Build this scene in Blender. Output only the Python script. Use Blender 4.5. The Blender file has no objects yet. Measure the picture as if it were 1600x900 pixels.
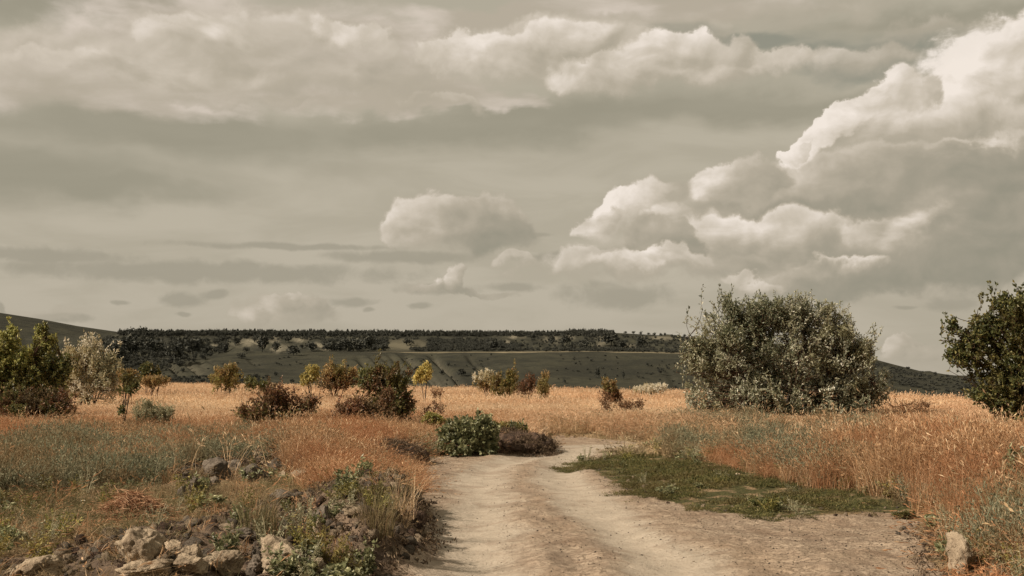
import bpy, math, random
import numpy as np
from mathutils import Vector

sc = bpy.context.scene
F = 1715.0                        # focal length in photo pixels (1600 wide)
HZ = 590.0                        # horizon row in the photo
EYE = 1.6
TILT = math.atan((HZ - 450.0) / F)
# ---------------------------------------------------------------- camera
cam_d = bpy.data.cameras.new('camera')
cam_d.sensor_width = 36.0
cam_d.lens = 36.0 * F / 1600.0
cam_d.clip_start = 0.1
cam_d.clip_end = 20000.0
cam = bpy.data.objects.new('camera', cam_d)
sc.collection.objects.link(cam)
cam.location = (0, 0, EYE)
cam.rotation_euler = (math.pi / 2 + TILT, 0, 0)
sc.camera = cam
# ---------------------------------------------------------------- light direction
SUN_AZ = math.radians(-112.0)      # measured from +Y (view direction) towards +X
SUN_EL = math.radians(38.0)
sun_vec = Vector((math.sin(SUN_AZ) * math.cos(SUN_EL), math.cos(SUN_AZ) * math.cos(SUN_EL), math.sin(SUN_EL)))
sd = bpy.data.lights.new('sun', 'SUN')
sd.energy = 5.0
sd.angle = math.radians(0.6)
sd.color = (1.0, 0.87, 0.73)
sun = bpy.data.objects.new('sun', sd)
sun.rotation_euler = sun_vec.to_track_quat('Z', 'Y').to_euler()
sc.collection.objects.link(sun)
# ---------------------------------------------------------------- view transform
vs = sc.view_settings
vs.view_transform = 'Standard'
vs.look = 'None'
vs.exposure = 0.36
vs.gamma = 1.0
vs.use_curve_mapping = False


def ray(px, py):
    """world direction through a photo pixel"""
    ct, st = math.cos(TILT), math.sin(TILT)
    a, b = px - 800.0, 450.0 - py
    return (a, F * ct - b * st, F * st + b * ct)


# ---------------------------------------------------------------- tiny node-expression helper
class NT:
    def __init__(s, nt):
        s.nt = nt

    def new(s, t, **kw):
        n = s.nt.nodes.new(t)
        for k, v in kw.items():
            setattr(n, k, v)
        return n

    def put(s, sock, v):
        if isinstance(v, X):
            s.nt.links.new(v.s, sock)
        elif hasattr(v, 'is_output'):
            s.nt.links.new(v, sock)
        elif v is not None:
            sock.default_value = v

    def math(s, op, a, b=None, c=None, clamp=False):
        n = s.new('ShaderNodeMath', operation=op, use_clamp=clamp)
        s.put(n.inputs[0], a); s.put(n.inputs[1], b); s.put(n.inputs[2], c)
        return X(s, n.outputs[0])

    def vmath(s, op, a, b=None, c=None, out=0):
        n = s.new('ShaderNodeVectorMath', operation=op)
        s.put(n.inputs[0], a); s.put(n.inputs[1], b)
        if c is not None:
            s.put(n.inputs[2], c)
        return X(s, n.outputs[out])

    def comb(s, x, y, z):
        n = s.new('ShaderNodeCombineXYZ')
        s.put(n.inputs[0], x); s.put(n.inputs[1], y); s.put(n.inputs[2], z)
        return X(s, n.outputs[0])

    def sep(s, v):
        n = s.new('ShaderNodeSeparateXYZ')
        s.put(n.inputs[0], v)
        return [X(s, o) for o in n.outputs]

    def noise(s, v, scale, detail=3, rough=0.5, dist=0.0, color=False):
        n = s.new('ShaderNodeTexNoise')
        s.put(n.inputs['Vector'], v)
        n.inputs['Scale'].default_value = scale
        n.inputs['Detail'].default_value = detail
        n.inputs['Roughness'].default_value = rough
        n.inputs['Distortion'].default_value = dist
        return X(s, n.outputs['Color' if color else 'Fac'])

    def ramp(s, v, a, b, lo=0.0, hi=1.0, smooth=True):
        n = s.new('ShaderNodeMapRange', interpolation_type='SMOOTHSTEP' if smooth else 'LINEAR')
        s.put(n.inputs['Value'], v)
        n.inputs['From Min'].default_value = a
        n.inputs['From Max'].default_value = b
        n.inputs['To Min'].default_value = lo
        n.inputs['To Max'].default_value = hi
        return X(s, n.outputs['Result'])

    def mix(s, f, a, b, mode='MIX'):
        n = s.new('ShaderNodeMix', data_type='RGBA', blend_type=mode)
        s.put(n.inputs[0], f)
        for k, v in ((6, a), (7, b)):
            if isinstance(v, tuple):
                v = (*v[:3], 1.0)
            s.put(n.inputs[k], v)
        return X(s, n.outputs[2])


class X:
    def __init__(s, t, sock):
        s.t, s.s = t, sock

    def __add__(s, o): return s.t.math('ADD', s, o)
    def __radd__(s, o): return s.t.math('ADD', s, o)
    def __sub__(s, o): return s.t.math('SUBTRACT', s, o)
    def __rsub__(s, o): return s.t.math('SUBTRACT', o, s)
    def __mul__(s, o): return s.t.math('MULTIPLY', s, o)
    def __rmul__(s, o): return s.t.math('MULTIPLY', s, o)
    def __truediv__(s, o): return s.t.math('DIVIDE', s, o)
    def max(s, o): return s.t.math('MAXIMUM', s, o)
    def min(s, o): return s.t.math('MINIMUM', s, o)
    def clamp(s): return s.t.math('ADD', s, 0.0, clamp=True)


def srgb(r, g, b):
    f = lambda c: (c / 255 / 12.92) if c <= 10.31 else ((c / 255 + 0.055) / 1.055) ** 2.4
    return (f(r), f(g), f(b))
# ---------------------------------------------------------------- sky: Nishita base + procedural clouds by direction
world = bpy.data.worlds.new('World')
sc.world = world
world.use_nodes = True
wt = world.node_tree
wt.nodes.clear()
N = NT(wt)
tc = N.new('ShaderNodeTexCoord')
D = N.vmath('NORMALIZE', X(N, tc.outputs['Generated']))
dx, dy, dz = N.sep(D)
az = N.math('ARCTAN2', dx, dy)
el = N.math('ARCSINE', dz)
P0 = N.comb(az * 17.15, el * 17.15, 0.0)          # about 100 photo pixels per unit


def sk(px, py):
    r = Vector(ray(px, py)).normalized()
    return math.atan2(r.x, r.y) * 17.15, math.asin(r.z) * 17.15


DS = N.vmath('MULTIPLY', D, (1.0, 1.0, 2.2))       # stretched: flat cloud decks
nA = N.noise(DS, 5.5, 5, 0.55, 0.3, color=True)    # large, slow warp
nB = N.noise(D, 22.0, 5, 0.52, 0.25, color=True)   # cauliflower warp
nBf = N.noise(N.vmath('MULTIPLY', D, (1, 1, 1.5)), 34.0, 7, 0.6, 0.4)
nS = N.noise(N.vmath('MULTIPLY', D, (1, 1, 4.5)), 6.5, 6, 0.55, 0.5)
wA = N.vmath('MULTIPLY', N.vmath('SUBTRACT', nA, (0.5, 0.5, 0.5)), (3.4, 1.1, 0))
wB = N.vmath('MULTIPLY', N.vmath('SUBTRACT', nB, (0.5, 0.5, 0.5)), (0.95, 0.85, 0))
PS = N.vmath('ADD', N.vmath('ADD', P0, wA), N.vmath('MULTIPLY', wB, (1.1, 0.4, 0)))   # soft decks
PC = N.vmath('ADD', P0, N.vmath('ADD', wB, N.vmath('MULTIPLY', wA, (0.12, 0.12, 0))))    # cumulus


def ell(P, px, py, rx, ry, rot=0.0):
    """1 at the centre of an ellipse (photo pixels), 0 on its rim, negative outside"""
    cx, cy = sk(px, py)
    if rot:
        a = math.radians(rot)
        ca, sa = math.cos(a), math.sin(a)
        u = N.vmath('DOT_PRODUCT', P, (ca * 100 / rx, sa * 100 / rx, 0), out=1) - (ca * cx + sa * cy) * 100 / rx
        w = N.vmath('DOT_PRODUCT', P, (-sa * 100 / ry, ca * 100 / ry, 0), out=1) - (ca * cy - sa * cx) * 100 / ry
        return 1.0 - N.math('SQRT', N.math('MULTIPLY_ADD', u, u, w * w))
    v = N.vmath('MULTIPLY_ADD', P, (100 / rx, 100 / ry, 0), (-cx * 100 / rx, -cy * 100 / ry, 0))
    return 1.0 - N.vmath('LENGTH', v, out=1)


def union(P, L, sm=0.22):
    acc = None
    for e in L:
        v = ell(P, *e)
        acc = v if acc is None else N.math('SMOOTH_MAX', acc, v, sm)
    return acc


# colour of the clear-ish air: Nishita, drained of colour and warmed
sky = N.new('ShaderNodeTexSky', sky_type='NISHITA')
sky.sun_disc = False
sky.sun_elevation = SUN_EL
sky.sun_rotation = SUN_AZ
sky.altitude = 200
sky.air_density = 1.0
sky.dust_density = 3.0
sky.ozone_density = 1.0
hs = N.new('ShaderNodeHueSaturation')
hs.inputs['Saturation'].default_value = 0.0
N.put(hs.inputs['Color'], X(N, sky.outputs[0]))
K = 0.1                                            # background strength
def col(r, g, b):
    c = srgb(r, g, b)
    k = 2 ** -0.36 / K
    return (c[0] * k * 1.03, c[1] * k * 1.02, c[2] * k * 1.08)
nish = N.mix(1.0, X(N, hs.outputs[0]), (1.02, 0.97, 0.78), 'MULTIPLY')
beige = N.mix(0.88, nish, N.mix(N.ramp(el, 0.0, 0.5), col(186, 177, 155), col(170, 164, 142)))
C = beige
# slow variation of the deck
C = N.mix(N.ramp(nS, 0.40, 0.66) * 0.45, C, col(163, 156, 134))
# soft dark bands
dark = union(PS, [(240, 205, 480, 62), (-60, 262, 420, 62), (820, 188, 560, 46, 5), (150, 300, 260, 34), (1150, 165, 330, 34),
                  (120, 12, 330, 34), (1500, 25, 260, 24), (-350, 150, 300, 60), (1900, 300, 300, 90)])
C = N.mix(N.ramp(dark, -0.15, 0.75) * (0.62 + nS * 0.5), C, col(152, 147, 126))
# low dark strata near the horizon
low = union(N.vmath('ADD', P0, N.vmath('MULTIPLY', wB, (0.7, 0.14, 0))),
            [(300, 424, 380, 20), (60, 398, 190, 15), (460, 386, 210, 7), (620, 402, 150, 12), (900, 397, 110, 9, 6),
             (690, 452, 70, 10), (800, 447, 55, 9), (545, 472, 40, 9), (280, 468, 42, 13), (340, 459, 26, 9), (196, 473, 16, 5),
             (285, 492, 16, 4), (660, 477, 18, 6), (830, 367, 40, 5), (960, 462, 105, 26), (1490, 476, 42, 13), (1420, 482, 24, 4),
             (570, 484, 10, 5), (0, 482, 8, 14), (100, 498, 60, 8)])
C = N.mix(N.ramp(low + (nBf - 0.5) * 1.5, -0.10, 0.6) * 0.75, C, col(156, 150, 130))
# bluish-grey gaps
gap = union(PS, [(1060, 52, 120, 20), (1400, 84, 230, 34), (1470, 70, 130, 30), (1180, 70, 150, 20)])
C = N.mix(N.ramp(gap, -0.05, 0.5) * 0.9, C, col(141, 141, 124))
# light ragged sheet across the top
lt = union(PS, [(130, 108, 360, 70), (420, 85, 380, 80), (330, 60, 160, 50), (560, 140, 200, 34), (690, 155, 120, 22), (860, 20, 420, 30), (-250, 90, 240, 60),
                (720, 60, 260, 42)])
ltm = N.ramp(lt + (nS - 0.5) * 0.9 + (nBf - 0.5) * 0.35, -0.06, 0.36)
nT = N.noise(N.vmath('MULTIPLY', D, (1, 1, 1.9)), 10.0, 5, 0.5, 0.35)
C = N.mix(ltm * 0.85, C, N.mix(N.ramp(nT + (nS - 0.5) * 0.7, 0.33, 0.72), col(180, 170, 149), col(218, 206, 188)))

# ------------- cumulus, far ones first: every heap of cloud has its own lit upper left and grey underside
nSoft = N.noise(N.vmath('MULTIPLY', D, (1, 1, 1.6)), 13.0, 4, 0.5, 0.2)
bl0 = N.noise(N.vmath('MULTIPLY', D, (1, 1, 1.5)), 19.0, 5, 0.50, 0.4)
bl1 = N.noise(N.vmath('MULTIPLY', N.vmath('ADD', D, (-0.007, 0.0, 0.007)), (1, 1, 1.5)), 19.0, 5, 0.50, 0.4)
bill = (bl0 - bl1) * 0.9 + (nSoft - 0.5) * 0.38 - 0.05
edge = (nBf - 0.5) * 0.42
PB = N.vmath('ADD', PC, N.vmath('MULTIPLY', N.vmath('SUBTRACT', N.noise(D, 60.0, 5, 0.6, 0.2, color=True), (0.5, 0.5, 0.5)), (0.26, 0.26, 0)))


PBx, PBy, _pz = N.sep(PB)
cg = bpy.data.node_groups.new('cloud_heap', 'ShaderNodeTree')
for nm, st in (('px', 'NodeSocketFloat'), ('py', 'NodeSocketFloat'), ('L', 'NodeSocketFloat'), ('A', 'NodeSocketFloat'), ('bill', 'NodeSocketFloat'), ('edge', 'NodeSocketFloat'), ('ux', 'NodeSocketFloat'), ('uy', 'NodeSocketFloat'), ('wx', 'NodeSocketFloat'), ('wy', 'NodeSocketFloat'),
               ('cu', 'NodeSocketFloat'), ('cw', 'NodeSocketFloat'), ('b', 'NodeSocketFloat'), ('gx', 'NodeSocketFloat'), ('gy', 'NodeSocketFloat'), ('alpha', 'NodeSocketFloat'), ('crisp', 'NodeSocketFloat'), ('fade', 'NodeSocketFloat')):
    cg.interface.new_socket(nm, in_out='INPUT', socket_type=st)
for nm in ('L', 'A'):
    cg.interface.new_socket(nm, in_out='OUTPUT', socket_type='NodeSocketFloat')
M = NT(cg)
gi_ = M.new('NodeGroupInput')
gin = {o.name: X(M, o) for o in gi_.outputs if o.name}
vx_ = M.math('MULTIPLY_ADD', gin['px'], gin['ux'], gin['py'] * gin['uy']) - gin['cu']
vy_ = M.math('MULTIPLY_ADD', gin['px'], gin['wx'], gin['py'] * gin['wy']) - gin['cw']
d_ = 1.0 - M.math('SQRT', M.math('MULTIPLY_ADD', vx_, vx_, vy_ * vy_)) + gin['edge']
def mramp(v, a, b_):
    n_ = M.new('ShaderNodeMapRange', interpolation_type='SMOOTHSTEP')
    M.put(n_.inputs['Value'], v); M.put(n_.inputs['From Min'], a); M.put(n_.inputs['From Max'], b_)
    return X(M, n_.outputs['Result'])
m_ = mramp(d_, -0.06, gin['crisp']) * mramp(vy_, -1.05, gin['fade']) * gin['alpha']
L_ = M.math('MULTIPLY_ADD', vx_, gin['gx'], gin['b'])
L_ = M.math('MULTIPLY_ADD', vy_, gin['gy'], L_) + gin['bill']
# over-composite of lightness (premultiplied) and cover
go_ = M.new('NodeGroupOutput')
M.put(go_.inputs['L'], gin['L'] + (L_ - gin['L']) * m_)
M.put(go_.inputs['A'], gin['A'] + (1.0 - gin['A']) * m_)


def cloud(LA, px, py, rx, ry, rot=0, b=0.6, gx=0.12, gy=0.22, alpha=0.95, crisp=0.14, fade=0.35):
    g = N.new('ShaderNodeGroup')
    g.node_tree = cg
    cx, cy = sk(px, py)
    a_ = math.radians(rot); ca_, sa_ = math.cos(a_), math.sin(a_)
    U = (ca_ * 88 / rx, sa_ * 88 / rx, 0.0); W = (-sa_ * 88 / ry, ca_ * 88 / ry, 0.0)
    for k_, v in (('px', PBx), ('py', PBy), ('L', LA[0]), ('A', LA[1]), ('bill', bill), ('edge', edge), ('ux', U[0]), ('uy', U[1]), ('wx', W[0]), ('wy', W[1]), ('cu', cx * U[0] + cy * U[1]), ('cw', cx * W[0] + cy * W[1]),
                  ('b', b), ('gx', -gx), ('gy', gy), ('alpha', alpha), ('crisp', crisp), ('fade', -1.05 + 2.2 * fade)):
        N.put(g.inputs[k_], v)
    return X(N, g.outputs['L']), X(N, g.outputs['A'])


LA = (0.45, 0.0)
for q in [
        # thin lit heaps in the upper left
        (110, 112, 210, 52, 0, 0.68, .05, .2, .7, .5, .5), (60, 70, 110, 30, 0, 0.58, .1, .2, .5, .5, .5), (300, 66, 100, 34, 4, 0.84, .15, .2, .8, .35, .5), (420, 58, 150, 44, 0, 0.72, .1, .2, .75, .4, .5),
        (545, 62, 76, 24, -12, 0.80, .15, .2, .8, .3, .5), (300, 120, 160, 36, 0, 0.64, .1, .2, .6, .5, .4), (470, 118, 170, 34, 0, 0.52, .1, .2, .6, .5, .4), (620, 120, 120, 40, 0, 0.52, .1, .2, .6, .5, .4), (90, 100, 90, 14, 0, 0.80, .1, .2, .5, .5, .4),
        (440, 158, 60, 12, 0, .50, .0, .2, .6, .4, .5), (330, 160, 70, 9, 0, .52, .0, .2, .5, .4, .5), (1180, 28, 300, 26, 0, .48, .0, .1, .6, .6, .5), (1500, 50, 140, 18, 0, .5, .1, .1, .6, .5, .5),
        # top middle bank
        (690, 160, 62, 13, -14, 0.56, .05, .15, .8, .4, .5), (870, 70, 190, 44, 0, 0.60, .05, .2, .85, .3, .5), (960, 96, 150, 48, 0, 0.58, .1, .15, .8, .3, .5),
        (745, 84, 96, 38, 0, 0.74, .12, .2), (780, 118, 80, 28, 0, 0.64, .1, .15, .85, .3, .6), (885, 76, 120, 36, 0, 0.70, .12, .2), (950, 122, 96, 30, 0, 0.72, .12, .2, .9, .2, .4),
        (1350, 103, 92, 28, 0, 0.58, .1, .2, .85, .3, .6), (1180, 104, 96, 24, 0, 0.68, .1, .2, .95, .16, .5), (1075, 86, 96, 38, 0, 0.74, .12, .25, .95, .14, .5), (1110, 118, 130, 18, 0, 0.60, .0, .2, .8, .4, .8),
        # great bank on the right, from its far top to its near base
        (1380, 300, 300, 120, 14, 0.46, .1, .12, .7, .5, .6), (1640, 150, 170, 110, 0, 0.86, .18, .25), (1540, 150, 96, 62, 20, 0.80, .2, .25), (1395, 162, 62, 38, 15, 0.74, .2, .3),
        (1420, 206, 120, 40, 0, 0.50, .15, .3, .95, .2, .6), (1520, 205, 150, 44, 0, 0.60, .1, .35, .9, .25, .8), (1292, 204, 88, 24, 34, 0.96, .15, .1, 1, .12, .2), (1243, 231, 28, 13, 20, 0.92, .1, .1, 1, .12, .2),
        (1580, 240, 150, 32, 4, 0.74, .15, .25, .9, .2, .6), (1420, 252, 130, 26, 0, 0.58, .1, .2, .8, .3, .6),
        (1480, 300, 240, 62, 0, 0.28, .15, .28, .95, .2, .4), (1270, 296, 165, 50, 8, 0.46, .18, .36, .95, .18, .4), (1150, 288, 66, 40, 10, 0.62, .25, .3, .95, .16, .4), (1120, 296, 30, 24, 10, 0.70, .2, .2, .9, .2, .4),
        (1340, 326, 280, 22, 0, 0.14, .05, .1, .85, .6, .3), (1640, 320, 190, 110, 0, 0.10, .1, .1, .85, .4, .4),
        (1420, 390, 250, 72, 6, 0.24, .1, .2, .95, .25, .3), (1080, 385, 100, 50, 0, 0.42, .15, .2, .9, .2, .4), (1210, 374, 150, 42, 0, 0.62, .18, .35, .95, .2, .5), (1300, 384, 130, 34, 0, 0.46, .1, .3, .7, .4, .6),
        (1345, 356, 50, 24, 10, 0.70, .2, .2, .9, .3, .6), (1445, 374, 76, 44, 0, 0.66, .25, .35, .9, .4, .8), (1540, 400, 160, 66, 12, 0.12, .1, .15, .95, .5, .3), (1420, 438, 220, 32, 6, 0.10, .0, .12, .85, .5, .4),
        (1290, 420, 96, 17, 6, 0.80, .1, .3, .9, .25, .7), (1180, 425, 160, 22, 0, 0.38, .0, .2, .8, .4, .5), (1172, 442, 48, 12, 0, 0.68, .1, .2, .8, .3, .5),
        # its left wing
        (1005, 335, 90, 50, 20, 0.60, .2, .2, .85, .25, .5), (985, 322, 66, 30, 24, 0.84, .2, .25, .95, .18, .5), (930, 354, 40, 20, 20, 0.72, .2, .2, .9, .2, .5), (1030, 345, 34, 24, 40, 0.80, .1, .1, .7, .3, .5),
        (1040, 380, 56, 30, -10, 0.36, .1, .2, .95, .14, .3), (940, 414, 84, 28, 0, 0.58, .15, .2, .9, .25, .5), (1020, 412, 90, 22, 0, 0.66, .1, .3, .9, .2, .5), (1000, 404, 26, 14, -30, 0.84, .1, .1, .8, .3, .5),
        # middle heap and the small ones
        (720, 352, 98, 50, 0, 0.52, .15, .25, .95, .16, .3), (680, 350, 80, 40, 20, 0.64, .2, .3, .9, .16, .5), (762, 372, 76, 40, 0, 0.26, .15, .2, .85, .4, .3),
        (690, 453, 62, 10, 0, 0.40, .0, .2, .85, .4, .3), (750, 452, 44, 8, 0, 0.36, .0, .1, .8, .4, .3), (703, 438, 26, 20, 0, 0.62, .25, .25, .95, .2, .5),
        (812, 417, 32, 14, 10, 0.60, .15, .2, .8, .3, .5), (450, 490, 64, 28, 0, 0.50, .15, .18, .85, .25, .4), (480, 472, 32, 20, 0, 0.54, .15, .25, .9, .15, .5), (440, 474, 30, 16, 0, 0.56, .15, .2, .8, .2, .5), (396, 494, 28, 18, 0, 0.44, .2, .15, .6, .3, .4), (394, 491, 10, 12, 30, 0.56, .1, .1, .4, .5, .4),
        (1432, 556, 52, 16, 0, 0.58, .1, .15, .8, .4, .4), (1408, 541, 26, 14, 0, 0.64, .15, .2, .9, .25, .4), (40, 496, 90, 12, 0, .5, .0, .1, .5, .5, .4)]:
    LA = cloud(LA, *q)
rp = N.new('ShaderNodeValToRGB')
e = rp.color_ramp.elements
T = [(0.0, (150, 145, 126)), (0.28, (164, 156, 136)), (0.5, (180, 170, 149)), (0.72, (204, 193, 173)), (1.0, (240, 229, 213))]
while len(e) < len(T):
    e.new(0.5)
for k, (p, c_) in enumerate(T):
    e[k].position = p; e[k].color = (*srgb(*c_), 1)
N.put(rp.inputs[0], LA[0])
cloudc = N.mix(1.0, X(N, rp.outputs[0]), (2 ** -0.36 / K * 1.02, 2 ** -0.36 / K * 1.02, 2 ** -0.36 / K * 1.07), 'MULTIPLY')
C = N.mix(LA[1], C, cloudc)
# behind and overhead (outside the frame) the same broken cloud goes on
oth = N.ramp(N.math('ABSOLUTE', az), 0.62, 1.0).max(N.ramp(el, 0.42, 0.65))
nO = N.noise(N.vmath('MULTIPLY', D, (1, 1, 1.8)), 3.2, 7, 0.58, 0.3)
CO = N.mix(N.ramp(nO, 0.46, 0.62), col(160, 154, 132), col(196, 186, 166))
C = N.mix(oth * 0.8, C, CO)
bg = N.new('ShaderNodeBackground')
bg.inputs['Strength'].default_value = K
N.put(bg.inputs['Color'], C)
wo = N.new('ShaderNodeOutputWorld')
wt.links.new(bg.outputs[0], wo.inputs[0])
world.cycles.sampling_method = 'MANUAL'
world.cycles.sample_map_resolution = 256
# ---------------------------------------------------------------- mesh and noise tools
rng = np.random.default_rng(7)
random.seed(7)


def smooth(a, b, x):
    t = np.clip((x - a) / (b - a), 0, 1)
    return t * t * (3 - 2 * t)


def _hash(ix, iy, seed):
    n = (ix.astype(np.int64) * 374761393 + iy.astype(np.int64) * 668265263 + seed * 1442695041) & 0xffffffff
    n = ((n ^ (n >> 13)) * 1274126177) & 0xffffffff
    n = n ^ (n >> 16)
    return (n & 0xffffff) / float(0xffffff)


def vnoise(x, y, seed=0):
    x = np.asarray(x, float); y = np.asarray(y, float)
    ix, iy = np.floor(x), np.floor(y)
    fx, fy = x - ix, y - iy
    fx, fy = fx * fx * (3 - 2 * fx), fy * fy * (3 - 2 * fy)
    a = _hash(ix, iy, seed); b = _hash(ix + 1, iy, seed)
    c = _hash(ix, iy + 1, seed); d = _hash(ix + 1, iy + 1, seed)
    return (a + (b - a) * fx) * (1 - fy) + (c + (d - c) * fx) * fy


def fbm(x, y, octv=4, seed=0, gain=0.5):
    s, a, t = 0.0, 1.0, 0.0
    for k in range(octv):
        s = s + a * (vnoise(x * 2 ** k + 17.3 * k, y * 2 ** k - 9.1 * k, seed + k) - 0.5)
        t += a
        a *= gain
    return s / t * 2.0          # about -1..1


def noise3(p, seed=0, octv=3):
    """cheap smooth 3-D noise on (N,3), about -1..1"""
    r = np.random.default_rng(seed)
    out = np.zeros(len(p))
    amp = 1.0
    for k in range(octv):
        for j in range(4):
            w = r.normal(size=3); w /= np.linalg.norm(w)
            out += amp * np.sin(p @ w * (2 ** k) * (1.5 + r.random()) + r.random() * 6.28) * 0.4
        amp *= 0.55
    return out / 1.6


def link(o, parent=None):
    sc.collection.objects.link(o)
    if parent is not None:
        o.parent = parent
    return o


def mesh_np(name, verts, quads=None, tris=None, mat=None, smooth_=False, attrs=None, slots=None):
    verts = np.asarray(verts, np.float32).reshape(-1, 3)
    me = bpy.data.meshes.new(name)
    me.vertices.add(len(verts))
    me.vertices.foreach_set('co', verts.ravel())
    nq = 0 if quads is None else len(quads)
    nt = 0 if tris is None else len(tris)
    li = []
    if nq: li.append(np.asarray(quads, np.int32).ravel())
    if nt: li.append(np.asarray(tris, np.int32).ravel())
    if li:
        li = np.concatenate(li)
        me.loops.add(len(li)); me.loops.foreach_set('vertex_index', li)
        starts = np.concatenate([np.arange(nq) * 4, nq * 4 + np.arange(nt) * 3]).astype(np.int32)
        me.polygons.add(nq + nt); me.polygons.foreach_set('loop_start', starts)
        me.update(calc_edges=True)
        me.polygons.foreach_set('use_smooth', np.full(nq + nt, smooth_))
    if attrs:
        for k, v in attrs.items():
            v = np.asarray(v)
            if v.ndim == 2:
                a = me.attributes.new(k, 'FLOAT_VECTOR', 'POINT'); a.data.foreach_set('vector', v.astype(np.float32).ravel())
            elif v.dtype.kind == 'i':
                a = me.attributes.new(k, 'INT', 'POINT'); a.data.foreach_set('value', v.astype(np.int32))
            else:
                a = me.attributes.new(k, 'FLOAT', 'POINT'); a.data.foreach_set('value', v.astype(np.float32))
    if mat is not None:
        me.materials.append(mat)
    me.validate()
    return me


def mesh_obj(name, me, parent=None, label=None, cat=None, group=None, kind=None):
    o = bpy.data.objects.new(name, me)
    link(o, parent)
    tag(o, label, cat, group, kind)
    return o


def tag(o, label=None, cat=None, group=None, kind=None):
    if label: o['label'] = label
    if cat: o['category'] = cat
    if group: o['group'] = group
    if kind: o['kind'] = kind
    return o


def empty(name, loc, label, cat, group=None):
    o = bpy.data.objects.new(name, None)
    o.empty_display_size = 0.2
    o.location = loc
    link(o)
    return tag(o, label, cat, group)


def tubes(paths, r0, r1, sides=4):
    """paths (N,m,3); radii per path at start and end -> verts, quads"""
    paths = np.asarray(paths, float)
    n, m, _ = paths.shape
    r0 = np.broadcast_to(r0, n); r1 = np.broadcast_to(r1, n)
    tan = np.gradient(paths, axis=1)
    tan /= np.linalg.norm(tan, axis=2, keepdims=True) + 1e-9
    ref = np.where(np.abs(tan[..., 2:3]) > 0.9, np.array([1.0, 0, 0]), np.array([0, 0, 1.0]))
    u = np.cross(tan, ref); u /= np.linalg.norm(u, axis=2, keepdims=True) + 1e-9
    v = np.cross(tan, u)
    t = np.linspace(0, 1, m)[None, :]
    rad = r0[:, None] * (1 - t) + r1[:, None] * t
    ang = np.arange(sides) / sides * 2 * np.pi
    ring = (u[:, :, None, :] * np.cos(ang)[None, None, :, None] + v[:, :, None, :] * np.sin(ang)[None, None, :, None]) * rad[:, :, None, None]
    V = (paths[:, :, None, :] + ring).reshape(-1, 3)
    idx = np.arange(n * m * sides).reshape(n, m, sides)
    a = idx[:, :-1, :]; b = idx[:, 1:, :]
    Q = np.stack([a, np.roll(a, -1, 2), np.roll(b, -1, 2), b], -1).reshape(-1, 4)
    return V, Q


def leaves(pos, d, L, W, r, curl=0.25):
    """diamond leaves as quads, each a separate island"""
    n = len(pos)
    d = d / (np.linalg.norm(d, axis=1, keepdims=True) + 1e-9)
    rnd = r.normal(size=(n, 3))
    s = np.cross(d, rnd); s /= np.linalg.norm(s, axis=1, keepdims=True) + 1e-9
    up = np.cross(s, d)
    L = np.broadcast_to(L, n)[:, None]; W = np.broadcast_to(W, n)[:, None]
    b = pos; tip = pos + d * L - up * L * curl
    mid = pos + d * L * 0.5
    V = np.stack([b, mid + s * W * 0.5 + up * W * 0.12, tip, mid - s * W * 0.5 + up * W * 0.12], 1).reshape(-1, 3)
    Q = np.arange(n * 4).reshape(n, 4)
    return V, Q


# ---------------------------------------------------------------- materials
def new_mat(name):
    m = bpy.data.materials.new(name)
    m.use_nodes = True
    m.node_tree.nodes.clear()
    return m, NT(m.node_tree)


def finish(m, n, shader, disp=None):
    o = n.new('ShaderNodeOutputMaterial')
    n.nt.links.new(shader, o.inputs[0])
    return m


def principled(n, color, rough=0.9, bump=None, bdist=0.02, bstr=0.6, spec=0.2):
    p = n.new('ShaderNodeBsdfPrincipled')
    n.put(p.inputs['Base Color'], (*color[:3], 1.0) if isinstance(color, tuple) else color)
    n.put(p.inputs['Roughness'], rough)
    p.inputs['Specular IOR Level'].default_value = spec
    if bump is not None:
        b = n.new('ShaderNodeBump')
        b.inputs['Strength'].default_value = bstr
        b.inputs['Distance'].default_value = bdist
        n.put(b.inputs['Height'], bump)
        n.nt.links.new(b.outputs[0], p.inputs['Normal'])
    return p.outputs[0]


def leaf_mat(name, cols, trans=0.3, rough=0.6, spec=0.25, big=None, bigscale=1.0, tint=0.35):
    """cols: list of (position, rgb) along a per-leaf random ramp; big: a second colour mixed in large patches"""
    m, n = new_mat(name)
    g = n.new('ShaderNodeNewGeometry')
    oi = n.new('ShaderNodeObjectInfo')
    rp = n.new('ShaderNodeValToRGB')
    e = rp.color_ramp.elements
    while len(e) < len(cols):
        e.new(0.5)
    for k, (p, c) in enumerate(cols):
        e[k].position = p; e[k].color = (*c, 1)
    n.put(rp.inputs[0], X(n, g.outputs['Random Per Island']))
    c = X(n, rp.outputs[0])
    pos = X(n, g.outputs['Position'])
    if big is not None:
        f = n.ramp(n.noise(pos, bigscale, 3, 0.55), 0.42, 0.62)
        c = n.mix(f * 0.85, c, big)
    v = n.noise(pos, 0.9, 2, 0.5) * 0.45 + n.noise(pos, 0.13, 3, 0.6) * 0.6 + X(n, oi.outputs['Random']) * 0.28 + 0.32
    c = n.mix(1.0, c, n.comb(v, v, v), 'MULTIPLY')
    dif = principled(n, c, rough, spec=spec)
    tr = n.new('ShaderNodeBsdfTranslucent')
    n.put(tr.inputs[0], c)
    mx = n.new('ShaderNodeMixShader')
    mx.inputs[0].default_value = trans
    n.nt.links.new(dif, mx.inputs[1]); n.nt.links.new(tr.outputs[0], mx.inputs[2])
    return finish(m, n, mx.outputs[0])


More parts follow.
